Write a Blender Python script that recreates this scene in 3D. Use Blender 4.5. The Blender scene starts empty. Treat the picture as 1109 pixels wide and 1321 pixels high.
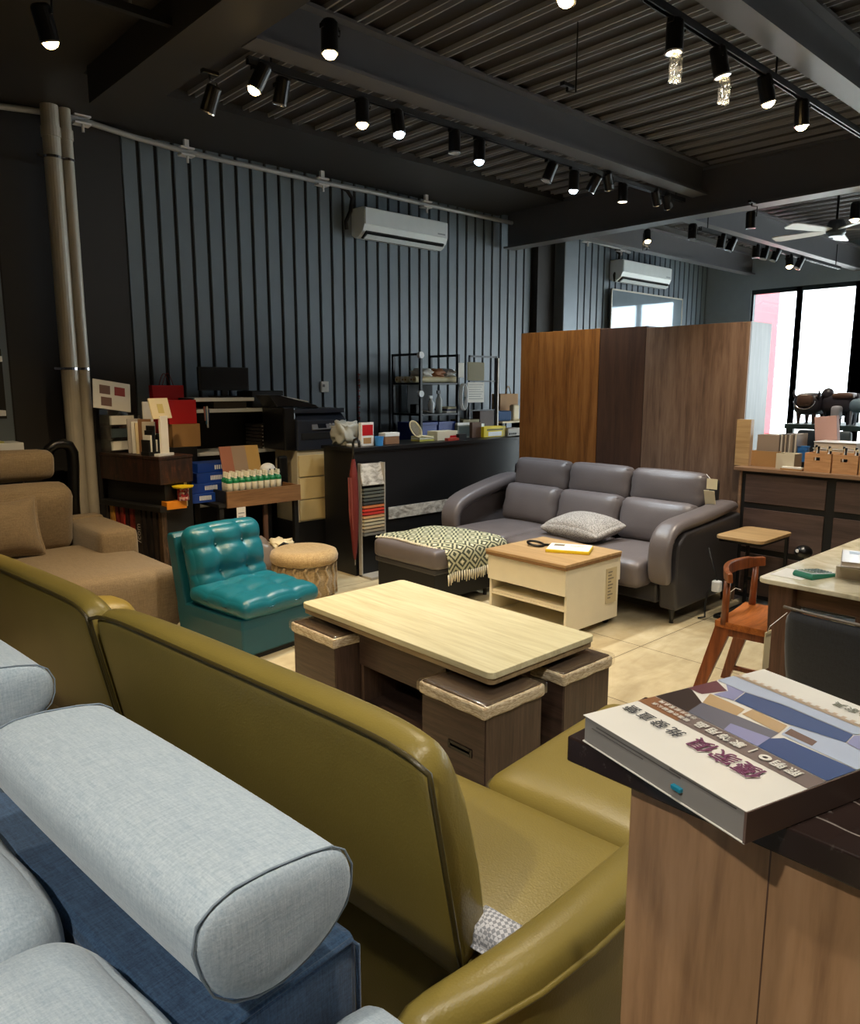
import bpy, bmesh, math, random
from mathutils import Vector as V, Matrix, Euler
random.seed(7)
SC = bpy.context.scene
COL = SC.collection
rad = math.radians

# ---------------------------------------------------------------- camera model (pixel -> point on a world plane)
FPX, CX, CY, EYE = 970., 554.5, 660.5, 1.6
PITCH, YAW = math.atan(163/970.), rad(47.3)
FW = V((math.cos(YAW)*math.cos(PITCH), math.sin(YAW)*math.cos(PITCH), -math.sin(PITCH)))
RT = V((math.sin(YAW), -math.cos(YAW), 0))
UP = V((math.cos(YAW)*math.sin(PITCH), math.sin(YAW)*math.sin(PITCH), math.cos(PITCH)))
def at(px, py, x=None, y=None, z=None):
    d = FW + RT*((px-CX)/FPX) + UP*((CY-py)/FPX)
    t = (z-EYE)/d.z if z is not None else (x/d.x if x is not None else y/d.y)
    return V((d.x*t, d.y*t, EYE+d.z*t))

def T(x=0, y=0, z=0): return Matrix.Translation((x, y, z))
def RX(a): return Matrix.Rotation(rad(a), 4, 'X')
def RY(a): return Matrix.Rotation(rad(a), 4, 'Y')
def RZ(a): return Matrix.Rotation(rad(a), 4, 'Z')

# ---------------------------------------------------------------- things, parts
BASE = {}
def thing(name, label, cat, base=(0, 0, 0), rot=0, group=None, local=False):
    """Empty at the thing's base. Parts are given in frame coordinates (world turned by rot) unless local."""
    o = bpy.data.objects.new(name, None)
    COL.objects.link(o)
    o.empty_display_size = .1
    b = V(base)
    if local:
        o.location = b; BASE[o.name] = V((0, 0, 0))
    else:
        o.location = RZ(rot) @ b; BASE[o.name] = b
    o.rotation_euler = (0, 0, rad(rot))
    tag(o, label, cat, group)
    return o
def tag(o, label=None, cat=None, group=None, kind=None):
    if label: o['label'] = label
    if cat: o['category'] = cat
    if group: o['group'] = group
    if kind: o['kind'] = kind
    return o
def copy_tree(o, parent=None):
    c = o.copy(); COL.objects.link(c)
    BASE[c.name] = BASE.get(o.name, V())
    if parent: c.parent = parent
    for ch in list(o.children): copy_tree(ch, c)
    return c

# ---------------------------------------------------------------- mesh builder
def rrect(w, h, r, n=4):
    pts = []
    r = min(r, w/2-1e-4, h/2-1e-4)
    for cx, cy, a0 in ((w/2-r, h/2-r, 0), (-w/2+r, h/2-r, 90), (-w/2+r, -h/2+r, 180), (w/2-r, -h/2+r, 270)):
        for i in range(n+1):
            a = rad(a0+90*i/n); pts.append((cx+r*math.cos(a), cy+r*math.sin(a)))
    return pts
class MB:
    def __init__(s): s.bm = bmesh.new(); s.mi = 0
    def face(s, vs):
        try:
            f = s.bm.faces.new(vs); f.material_index = s.mi; return f
        except ValueError: return None
    def poly(s, pts, M=None):
        vs = [s.bm.verts.new(M @ V(p) if M else V(p)) for p in pts]
        s.face(vs); return s
    def box(s, x0, x1, y0, y1, z0, z1, M=None):
        v = [s.bm.verts.new(M @ V(p) if M else V(p)) for p in ((x0,y0,z0),(x1,y0,z0),(x1,y1,z0),(x0,y1,z0),(x0,y0,z1),(x1,y0,z1),(x1,y1,z1),(x0,y1,z1))]
        for f in ((3,2,1,0),(4,5,6,7),(0,1,5,4),(1,2,6,5),(2,3,7,6),(3,0,4,7)): s.face([v[i] for i in f])
        return s
    def loft(s, rings, cap=True, closed=False):
        R = [[s.bm.verts.new(V(p)) for p in r] for r in rings]
        n = len(R[0]); m = len(R)
        for i in range(m if closed else m-1):
            a, b = R[i], R[(i+1) % m]
            for j in range(n): s.face([a[j], a[(j+1) % n], b[(j+1) % n], b[j]])
        if cap and not closed:
            s.face(R[0][::-1]); s.face(R[-1])
        return s
    def cyl(s, p0, p1, r0, r1=None, n=16):
        p0, p1 = V(p0), V(p1); r1 = r0 if r1 is None else r1
        q = (p1-p0).to_track_quat('Z', 'Y').to_matrix()
        c = [(math.cos(2*math.pi*i/n), math.sin(2*math.pi*i/n)) for i in range(n)]
        return s.loft([[p0+q @ V((a*r0, b*r0, 0)) for a, b in c], [p1+q @ V((a*r1, b*r1, 0)) for a, b in c]])
    def tube(s, pts, r, n=8, closed=False):
        pts = [V(p) for p in pts]; rings = []; m = len(pts)
        prev = None
        for i, p in enumerate(pts):
            if closed: d = pts[(i+1) % m]-pts[i-1]
            else: d = pts[min(i+1, m-1)]-pts[max(i-1, 0)]
            d.normalize()
            if prev is None:
                u = d.cross(V((0, 0, 1)))
                if u.length < .05: u = d.cross(V((1, 0, 0)))
            else:
                u = prev-d*prev.dot(d)
            u.normalize(); prev = u; w = d.cross(u)
            rr = r[i] if isinstance(r, (list, tuple)) else r
            rings.append([p+(u*math.cos(2*math.pi*k/n)+w*math.sin(2*math.pi*k/n))*rr for k in range(n)])
        return s.loft(rings, closed=closed)
    def lathe(s, prof, c=(0, 0, 0), n=24, M=None):
        c = V(c); rings = []
        for r, z in prof:
            ring = [c+V((max(r, 1e-4)*math.cos(2*math.pi*i/n), max(r, 1e-4)*math.sin(2*math.pi*i/n), z)) for i in range(n)]
            rings.append([M @ p for p in ring] if M else ring)
        return s.loft(rings)
    def prism(s, poly, axis, a, b, M=None):
        def mk(p, t):
            q = V((t, p[0], p[1])) if axis == 'x' else (V((p[0], t, p[1])) if axis == 'y' else V((p[0], p[1], t)))
            return M @ q if M else q
        return s.loft([[mk(p, a) for p in poly], [mk(p, b) for p in poly]])
    def rbox(s, c, size, r, n=8, puff=(0, 0, 0), fn=None, M=None):
        """soft rounded block: c centre, size full size, r edge radius, puff bulge per axis"""
        h = [x/2 for x in size]; c = V(c)
        b2 = bmesh.new(); bmesh.ops.create_cube(b2, size=2)
        bmesh.ops.subdivide_edges(b2, edges=b2.edges[:], cuts=n, use_grid_fill=True)
        mp = {}
        for v in b2.verts:
            q = V([math.sin(x*math.pi/2) for x in v.co])
            p = V([q[i]*h[i] for i in range(3)])
            inn = V([max(-(h[i]-min(r, h[i])), min(h[i]-min(r, h[i]), p[i])) for i in range(3)])
            d = p-inn
            if d.length > 1e-6:
                m = max(abs(d[i]) for i in range(3))
                d = d.normalized()*m
                p = inn+d
            for i in range(3):
                j, k = (i+1) % 3, (i+2) % 3
                if puff[i]: p[i] += puff[i]*q[i]*(1-q[j]**2)*(1-q[k]**2)
            if fn: p = fn(p, q)
            p = p+c
            mp[v.index] = s.bm.verts.new(M @ p if M else p)
        for f in b2.faces: s.face([mp[v.index] for v in f.verts])
        b2.free(); return s
    def sphere(s, c, r, sc=(1, 1, 1), u=16, v=10):
        c = V(c); rings = []
        for i in range(v+1):
            a = -math.pi/2+math.pi*i/v
            rr = max(math.cos(a), 1e-3)*r
            rings.append([c+V((rr*math.cos(2*math.pi*k/u)*sc[0], rr*math.sin(2*math.pi*k/u)*sc[1], r*math.sin(a)*sc[2])) for k in range(u)])
        return s.loft(rings)
    def sheet(s, fn, nu, nv, thick=.004):
        """thin cloth / paper with real thickness, fn(u,v)->point"""
        P = [[V(fn(i/nu, j/nv)) for j in range(nv+1)] for i in range(nu+1)]
        N = [[None]*(nv+1) for _ in range(nu+1)]
        for i in range(nu+1):
            for j in range(nv+1):
                a = P[min(i+1, nu)][j]-P[max(i-1, 0)][j]; b = P[i][min(j+1, nv)]-P[i][max(j-1, 0)]
                N[i][j] = a.cross(b).normalized()*thick
        A = [[s.bm.verts.new(P[i][j]) for j in range(nv+1)] for i in range(nu+1)]
        B = [[s.bm.verts.new(P[i][j]-N[i][j]) for j in range(nv+1)] for i in range(nu+1)]
        for i in range(nu):
            for j in range(nv):
                s.face([A[i][j], A[i+1][j], A[i+1][j+1], A[i][j+1]]); s.face([B[i][j], B[i][j+1], B[i+1][j+1], B[i+1][j]])
        for i in range(nu):
            s.face([A[i][0], B[i][0], B[i+1][0], A[i+1][0]]); s.face([A[i][nv], A[i+1][nv], B[i+1][nv], B[i][nv]])
        for j in range(nv):
            s.face([A[0][j], A[0][j+1], B[0][j+1], B[0][j]]); s.face([A[nu][j], B[nu][j], B[nu][j+1], A[nu][j+1]])
        return s
    def build(s, name, mat, parent=None, bevel=0, smooth=False, sub=0, seg=2, label=None, cat=None, group=None, kind=None, origin=None):
        bm = s.bm
        bmesh.ops.recalc_face_normals(bm, faces=bm.faces[:])
        off = BASE[parent.name] if parent else (V(origin) if origin else V((0, 0, 0)))
        if off.length > 0: bmesh.ops.translate(bm, verts=bm.verts[:], vec=-off)
        me = bpy.data.meshes.new(name); bm.to_mesh(me); bm.free()
        for m in (mat if isinstance(mat, (list, tuple)) else [mat]): me.materials.append(m)
        o = bpy.data.objects.new(name, me); COL.objects.link(o)
        if parent: o.parent = parent; BASE[o.name] = off.copy()
        else:
            BASE[o.name] = off.copy()
            if origin: o.location = off
        if smooth: me.polygons.foreach_set('use_smooth', [True]*len(me.polygons))
        if bevel:
            md = o.modifiers.new('bevel', 'BEVEL'); md.width = bevel; md.segments = seg; md.limit_method = 'ANGLE'; md.angle_limit = rad(40)
            md.harden_normals = False
        if sub:
            md = o.modifiers.new('sub', 'SUBSURF'); md.levels = sub; md.render_levels = sub
        tag(o, label, cat, group, kind)
        return o
def bx(name, mat, parent, x0, x1, y0, y1, z0, z1, bevel=.003, M=None, **k):
    return MB().box(x0, x1, y0, y1, z0, z1, M).build(name, mat, parent, bevel=bevel, **k)
def struct(name, mb, mat, **k): return mb.build(name, mat, None, kind='structure', **k)
def text(name, body, size, mat, parent, M, depth=.0006, bold=0, shear=0, spacing=1):
    cu = bpy.data.curves.new(name, 'FONT'); cu.body = body; cu.size = size; cu.extrude = depth; cu.offset = bold
    cu.align_x = 'CENTER'; cu.align_y = 'CENTER'; cu.shear = shear; cu.space_character = spacing
    cu.resolution_u = 3
    tmp = bpy.data.objects.new(name+'_tmp', cu); COL.objects.link(tmp)
    bpy.context.view_layer.update()
    dg = bpy.context.evaluated_depsgraph_get()
    me = bpy.data.meshes.new_from_object(tmp.evaluated_get(dg))
    bpy.data.objects.remove(tmp)
    me.name = name
    me.transform(M if not parent else Matrix.Translation(-BASE[parent.name]) @ M)
    me.materials.clear(); me.materials.append(mat)
    o = bpy.data.objects.new(name, me); COL.objects.link(o)
    if parent: o.parent = parent; BASE[o.name] = BASE[parent.name].copy()
    return o

# ---------------------------------------------------------------- materials
def srgb(r, g, b):
    f = lambda c: (c/255/12.92) if c/255 <= .04045 else ((c/255+.055)/1.055)**2.4
    return (f(r), f(g), f(b), 1)
MATS = {}
class NT:
    def __init__(s, name):
        s.m = bpy.data.materials.new(name); s.m.use_nodes = True; s.t = s.m.node_tree; s.n = s.t.nodes; s.l = s.t.links
        s.b = s.n['Principled BSDF']; s.out = s.n['Material Output']
    def add(s, typ, ins=None, **props):
        n = s.n.new(typ)
        for k, v in props.items(): setattr(n, k, v)
        for k, v in (ins or {}).items():
            if isinstance(v, bpy.types.NodeSocket): s.l.new(v, n.inputs[k])
            else: n.inputs[k].default_value = v
        return n
    def coord(s, scale=(1, 1, 1), rot=(0, 0, 0), kind='Object'):
        tc = s.add('ShaderNodeTexCoord')
        mp = s.add('ShaderNodeMapping', {'Vector': tc.outputs[kind], 'Scale': scale, 'Rotation': rot})
        return mp.outputs[0]
    def noise(s, vec, scale, detail=4, rough=.5, dist=0):
        return s.add('ShaderNodeTexNoise', {'Vector': vec, 'Scale': scale, 'Detail': detail, 'Roughness': rough, 'Distortion': dist}).outputs['Fac']
    def ramp(s, fac, stops, interp='LINEAR'):
        r = s.add('ShaderNodeValToRGB', {'Fac': fac}); cr = r.color_ramp; cr.interpolation = interp
        while len(cr.elements) < len(stops): cr.elements.new(.5)
        for e, (p, c) in zip(cr.elements, stops): e.position = p; e.color = c
        return r.outputs['Color']
    def mix(s, fac, a, b, blend='MIX'):
        n = s.add('ShaderNodeMix', data_type='RGBA', blend_type=blend)
        for k, v in ((0, fac), (6, a), (7, b)):
            if isinstance(v, bpy.types.NodeSocket): s.l.new(v, n.inputs[k])
            else: n.inputs[k].default_value = v
        return n.outputs[2]
    def math(s, op, a, b=0):
        n = s.add('ShaderNodeMath', operation=op)
        for k, v in ((0, a), (1, b)):
            if isinstance(v, bpy.types.NodeSocket): s.l.new(v, n.inputs[k])
            else: n.inputs[k].default_value = v
        return n.outputs[0]
    def bump(s, h, strength=.2, dist=.01):
        n = s.add('ShaderNodeBump', {'Height': h, 'Strength': strength, 'Distance': dist}); s.l.new(n.outputs[0], s.b.inputs['Normal'])
    def set(s, **k):
        for key, v in k.items():
            key = {'col': 'Base Color', 'rough': 'Roughness', 'metal': 'Metallic', 'spec': 'Specular IOR Level', 'coat': 'Coat Weight', 'sheen': 'Sheen Weight'}[key]
            if isinstance(v, bpy.types.NodeSocket): s.l.new(v, s.b.inputs[key])
            else: s.b.inputs[key].default_value = v
        return s.m
def plain(name, rgb, rough=.5, metal=0, var=.06, spec=.5):
    if name in MATS: return MATS[name]
    t = NT(name); c = srgb(*rgb)
    f = t.noise(t.coord(), 9, 3)
    d = tuple(x*(1-var*2) for x in c[:3])+(1,)
    t.set(col=t.mix(f, c, d), rough=rough, metal=metal, spec=spec)
    MATS[name] = t.m; return t.m
def leather(name, rgb, rough=.38, grain=160, bump=.12, var=.12):
    t = NT(name); c = srgb(*rgb)
    vec = t.coord()
    big = t.noise(vec, 5, 4)
    d = tuple(x*(1-var*2) for x in c[:3])+(1,)
    vo = t.add('ShaderNodeTexVoronoi', {'Vector': vec, 'Scale': grain}).outputs['Distance']
    t.set(col=t.mix(big, c, d), rough=rough)
    t.bump(t.math('ADD', vo, t.noise(vec, 14, 3)), bump, .004)
    MATS[name] = t.m; return t.m
def fabric(name, rgb, rgb2, scale=60, rough=.9, bump=.25, axis=('x', 'y', 'z')):
    """woven cloth with slubs running both ways"""
    t = NT(name)
    a = t.noise(t.coord((scale*.35, scale*5, scale*5)), 1, 4, .6)
    b = t.noise(t.coord((scale*5, scale*.35, scale*5)), 1, 4, .6)
    c = t.noise(t.coord((scale*5, scale*5, scale*.35)), 1, 4, .6)
    m = t.math('ADD', t.math('ADD', a, b), c)
    f = t.ramp(t.math('MULTIPLY', m, .3333), [(.38, srgb(*rgb2)), (.60, srgb(*rgb))])
    t.set(col=f, rough=rough, sheen=.3)
    t.bump(m, bump, .002)
    MATS[name] = t.m; return t.m
def wood(name, rgb, rgb2, grain='x', scale=1., rough=.45, rings=True, bump=.06, stretch=14, rgb3=None):
    t = NT(name)
    k = [stretch]*3; k['xyz'.index(grain)] = 1.
    k = tuple(v*scale for v in k)
    vec = t.coord(k)
    n1 = t.noise(vec, 1.6, 6, .62, .6)
    n2 = t.noise(t.coord(tuple(v*4 for v in k)), 1.5, 3, .6)
    f = t.math('ADD', t.math('MULTIPLY', n1, .7), t.math('MULTIPLY', n2, .3))
    st = [(.33, srgb(*rgb2)), (.62, srgb(*rgb))]
    if rgb3: st = [(.3, srgb(*rgb2)), (.5, srgb(*rgb)), (.68, srgb(*rgb3))]
    t.set(col=t.ramp(f, st), rough=rough)
    t.bump(n2, bump, .002)
    MATS[name] = t.m; return t.m
def emit(name, rgb, strength):
    t = NT(name); e = t.add('ShaderNodeEmission', {'Color': srgb(*rgb), 'Strength': strength})
    t.l.new(e.outputs[0], t.out.inputs[0]); MATS[name] = t.m; return t.m
def glass(name, tint=(1, 1, 1, 1), refl=.08, rough=.0):
    t = NT(name)
    tr = t.add('ShaderNodeBsdfTransparent', {'Color': tint}); gl = t.add('ShaderNodeBsdfGlossy', {'Roughness': rough})
    mx = t.add('ShaderNodeMixShader', {0: refl, 1: tr.outputs[0], 2: gl.outputs[0]}); t.l.new(mx.outputs[0], t.out.inputs[0])
    MATS[name] = t.m; return t.m
# ---------------------------------------------------------------- shared materials
m_panel = plain('wall panel paint', (112, 124, 136), .40, .0, .05)
m_black = plain('matt black', (13, 13, 14), .6)
m_blackgloss = plain('satin black', (14, 14, 16), .28)
m_soffit = plain('dark soffit paint', (46, 44, 45), .6)
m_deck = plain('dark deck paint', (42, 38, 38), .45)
m_ridge_lit = plain('deck ridge painted light', (142, 142, 148), .35)  # paler than the deck: light caught on the rib edges, put into the colour
m_beam = plain('dark beam paint', (92, 92, 98), .45)
m_steel = plain('galvanised steel', (186, 180, 168), .45, .3, .12)
m_chrome = plain('chrome', (220, 220, 225), .15, 1)
m_conduit = plain('pipe grey', (176, 178, 182), .35, .2)
m_zinc = plain('zinc bracket', (222, 222, 224), .4)
m_white = plain('white plastic', (232, 236, 240), .35)
m_paper = plain('white paper', (238, 236, 230), .7)
m_cream = plain('cream', (232, 216, 176), .5)
m_dkmetal = plain('dark metal', (30, 31, 34), .35, .4)
m_glassy = glass('clear glass', (.96, .98, .98, 1), .06)
m_red = plain('red paper', (190, 20, 28), .5)
m_blue = plain('blue card', (18, 60, 150), .45)
m_yellow = plain('yellow card', (235, 205, 30), .45)
m_orange = plain('orange card', (225, 140, 30), .5)
m_kraft = plain('kraft brown', (176, 134, 84), .7, 0, .1)
m_olive = plain('olive folder', (128, 118, 78), .6)
m_green = plain('teal green plastic', (30, 120, 95), .4)

# floor tiles
t = NT('floor tile')
vec = t.coord(rot=(0, 0, 0))
br = t.add('ShaderNodeTexBrick', {'Vector': vec, 'Color1': (1, 1, 1, 1), 'Color2': (.9, .9, .9, 1), 'Mortar': (.35, .35, .35, 1), 'Scale': 1., 'Mortar Size': .0035, 'Mortar Smooth': .1, 'Brick Width': .8, 'Row Height': .8})
br.offset = 0.0
n1 = t.noise(t.coord((.8, 2.6, 1)), 1.6, 6, .6, .8)
n2 = t.noise(t.coord((1, 1, 1)), 14, 4)
base = t.ramp(n1, [(.3, srgb(176, 160, 126)), (.55, srgb(206, 190, 154)), (.75, srgb(216, 204, 172))])
base = t.mix(.12, base, t.ramp(n2, [(.3, srgb(150, 130, 100)), (.7, srgb(230, 220, 190))]))
m_floor = t.set(col=t.mix(1, base, br.outputs['Color'], 'MULTIPLY'), rough=.24)

# ---------------------------------------------------------------- room shell
struct('floor', MB().box(-3, 12.9, -4, 6.5, -.12, 0), m_floor)
# back wall: ribbed metal cladding (real grooves) left and right of the smooth columns
def panels(x0, x1, name):
    b = MB(); b.mi = 1
    b.box(x0, x1, 6.5, 6.62, -.12, 3.75); b.mi = 0
    n = max(1, round((x1-x0)/.15)); w = (x1-x0)/n
    for i in range(n):
        a = x0+i*w
        b.prism([(a+.012, 6.505), (a+.018, 6.484), (a+w-.018, 6.484), (a+w-.012, 6.505)], 'z', 0, 3.7)
    return struct(name, b, [m_panel, m_black])
panels(-3, 1.62, 'wall_back')
panels(2.56, 7.75, 'wall_back.001')
panels(8.75, 12.9, 'wall_back.002')
struct('wall_back.003', MB().box(1.62, 2.56, 6.5, 6.62, -.12, 3.75), m_soffit)
b = MB().box(7.75, 8.75, 6.5, 6.62, -.12, 3.75)
struct('wall_back.004', b, m_soffit)
struct('trim_1', MB().box(2.12, 2.54, 6.43, 6.5, 0, 3.62), m_soffit)
m_col = plain('column paint grey', (118, 128, 138), .4, .2)
struct('trim_2', MB().box(8.12, 8.42, 6.24, 6.5, 0, 3.66), m_col, bevel=.01)
struct('trim_3', MB().box(7.78, 8.12, 6.40, 6.5, 0, 3.66), m_soffit)
struct('wall_left', MB().box(-3.12, -3, -4.12, 6.62, -.12, 3.75), m_soffit)
struct('wall_near', MB().box(-3, 12.9, -4.12, -4, -.12, 3.75), m_soffit)
# ceiling: trapezoidal steel deck, ribs running along Y
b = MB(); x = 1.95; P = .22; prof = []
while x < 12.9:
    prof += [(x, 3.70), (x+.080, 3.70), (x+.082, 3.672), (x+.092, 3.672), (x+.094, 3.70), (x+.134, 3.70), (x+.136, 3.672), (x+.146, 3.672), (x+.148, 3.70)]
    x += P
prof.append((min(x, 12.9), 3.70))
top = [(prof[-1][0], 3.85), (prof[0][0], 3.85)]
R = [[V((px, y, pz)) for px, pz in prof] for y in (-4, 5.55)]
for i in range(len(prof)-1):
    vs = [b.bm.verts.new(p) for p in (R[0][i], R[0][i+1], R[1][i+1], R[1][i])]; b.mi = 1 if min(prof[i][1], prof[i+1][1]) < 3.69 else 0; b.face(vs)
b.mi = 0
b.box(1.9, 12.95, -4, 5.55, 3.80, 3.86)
struct('ceiling', b, [m_deck, m_ridge_lit])
struct('ceiling.001', MB().box(-3, 1.95, -4, 6.5, 3.62, 3.8), m_soffit)
struct('ceiling.002', MB().box(1.95, 7.1, 5.5, 6.5, 3.63, 3.8), m_soffit)
struct('ceiling.003', MB().box(7.1, 12.9, 5.5, 6.5, 3.66, 3.8), m_soffit)
def ibeam(name, ax, a, b_, c, z0, z1, w=.16, tf=.02, tw=.03):
    p = [(c-w/2, z0), (c+w/2, z0), (c+w/2, z0+tf), (c+tw/2, z0+tf), (c+tw/2, z1-tf), (c+w/2, z1-tf), (c+w/2, z1), (c-w/2, z1), (c-w/2, z1-tf), (c-tw/2, z1-tf), (c-tw/2, z0+tf), (c-w/2, z0+tf)]
    return struct(name, MB().prism(p, ax, a, b_), m_beam)
ibeam('trim_4', 'x', 2.25, 7.1, 3.86, 3.40, 3.68)
ibeam('trim_5', 'x', 2.25, 7.1, 1.95, 3.40, 3.68, .15)
struct('trim_6', MB().box(1.93, 2.24, -4, 5.34, 3.40, 3.72), m_soffit)
ibeam('trim_7', 'y', -4, 6.4, 7.22, 3.24, 3.68, .2)
ibeam('trim_8', 'x', 7.32, 12.4, 4.14, 3.26, 3.56, .14)
ibeam('trim_9', 'x', 7.32, 12.4, 5.75, 3.36, 3.66, .14)
ibeam('trim_10', 'x', 2.25, 7.1, .1, 3.40, 3.68, .15)

# window wall (street side) at X = 12.35
XW = 12.35
m_alu = plain('dark window frame', (26, 40, 48), .4, .3)
m_wallgrey = plain('window head paint', (150, 164, 178), .6)
wl = MB()
wl.box(XW, XW+.14, 5.72, 6.5, 0, 3.75); wl.box(XW, XW+.14, -4, -3.6, 0, 3.75); wl.box(XW, XW+.14, -3.6, 5.72, 3.12, 3.75)
struct('wall_right', wl, m_wallgrey)
mull = [5.72, 4.98, 4.08, 2.6, 1.4, .2, -1.0, -2.3, -3.6]
for i in range(len(mull)-1):
    b = MB()
    for y in (mull[i], mull[i+1]):
        w_ = .09 if abs(y-4.08) < .01 else .035
        b.box(XW+.02, XW+.10, y-w_, y+w_, 0, 3.12)
    b.box(XW+.02, XW+.10, mull[i+1]+.035, mull[i]-.035, 3.05, 3.12); b.box(XW+.02, XW+.10, mull[i+1]+.035, mull[i]-.035, 0, .10)
    w = struct('window_%d' % (i+1), b, m_alu)
    g = MB().box(XW+.055, XW+.062, mull[i+1]+.035, mull[i]-.035, .10, 3.05).build('pane', m_glassy, w, kind='structure')
# street beyond
m_pave = plain('pale pavement', (215, 212, 205), .8)
struct('pavement', MB().box(XW+.14, 30, -14, 22, -.2, -.05), m_pave)
m_pink = plain('faded red hoarding', (205, 92, 98), .7)
hoard = thing('street_hoarding', 'faded red hoarding panel standing on the pavement outside the shop window', 'hoarding', (15.5, 7.4, -.05))
bx('panel', m_pink, hoard, 15.5, 15.56, 6.62, 8.6, .2, 6.0); bx('post', m_steel, hoard, 15.56, 15.62, 6.7, 6.76, -.05, 6.0); bx('post', m_steel, hoard, 15.56, 15.62, 8.4, 8.46, -.05, 6.0)

# ---------------------------------------------------------------- camera, world
cam = bpy.data.cameras.new('camera'); co = bpy.data.objects.new('camera', cam); COL.objects.link(co)
co.location = (0, 0, EYE)
co.rotation_euler = FW.to_track_quat('-Z', 'Y').to_euler()
cam.sensor_fit = 'HORIZONTAL'; cam.sensor_width = 36; cam.lens = 36*FPX/1109.; cam.clip_start = .05
SC.camera = co
wd = bpy.data.worlds.new('world'); SC.world = wd; wd.use_nodes = True
bg = wd.node_tree.nodes['Background']; bg.inputs[0].default_value = (.86, .95, 1, 1); bg.inputs[1].default_value = 5.5
SC.view_settings.view_transform = 'Standard'; SC.view_settings.look = 'None'; SC.view_settings.exposure = .75; SC.view_settings.gamma = 1
# daylight through the shop window (sits in the glazed opening)
ld = bpy.data.lights.new('daylight', 'AREA'); ld.shape = 'RECTANGLE'; ld.size = 8.8; ld.size_y = 2.9; ld.cycles.is_portal = True
lo = bpy.data.objects.new('daylight', ld); COL.objects.link(lo); lo.location = (XW+.13, 1.06, 1.6); lo.rotation_euler = (0, rad(90), 0)

# ---------------------------------------------------------------- tracks and track lights
m_track = plain('track black', (40, 40, 43), .35, .3)
m_can = plain('lamp can black', (26, 26, 29), .3, .5)
m_rim = plain('bright lamp rim', (235, 235, 240), .2, .9)
m_off = plain('unlit lens', (200, 200, 205), .15, .3)
m_warm = emit('warm lamp', (255, 214, 140), 26)
m_cool = emit('cool lamp', (205, 232, 255), 26)
m_soft = emit('soft warm lamp', (255, 236, 200), 7)
m_wrap = glass('crumpled film', (.9, .88, .82, 1), .35, .25)
def track(name, label, x0, x1, y, z):
    o = thing(name, label, 'light track', (x0, y, z))
    b = MB(); b.box(x0, x1, y-.018, y-.010, z-.016, z+.016); b.box(x0, x1, y+.010, y+.018, z-.016, z+.016); b.box(x0, x1, y-.018, y+.018, z+.016, z+.022)
    b.build('rail', m_track, o)
    n = max(2, int((x1-x0)/1.4))
    for i in range(n):
        x = x0+.15+(x1-x0-.3)*i/(n-1)
        MB().cyl((x, y, z+.022), (x, y, 3.70 if x < 7 else 3.45), .006, n=6).build('hanger', m_dkmetal, o)
    return o
TZ = 3.36
track('light_track', 'black ceiling light track beside the right-hand steel beam', 2.4, 7.0, 2.12, TZ)
track('light_track', 'black ceiling light track under the middle steel beam nearest the ribbed wall', 2.3, 7.0, 3.97, TZ)
track('light_track', 'black ceiling light track in the far bay towards the shop window', 7.4, 11.2, 4.0, 3.16)
track('light_track', 'black ceiling light track over the blue sofa behind the viewpoint', -2, 3.0, .35, TZ)
tb = thing('light_track', 'short black light track at the top left on the dark soffit', 'light track', (1.2, 4.1, 3.5))
MB().box(.9, 1.98, 4.08, 4.12, 3.46, 3.50).build('rail', m_track, tb)
MB().cyl((1.72, 4.1, 3.5), (1.72, 4.1, 3.62), .008, n=6).build('hanger', m_steel, tb); MB().cyl((1.05, 4.1, 3.5), (1.05, 4.1, 3.62), .008, n=6).build('hanger', m_steel, tb)

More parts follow.
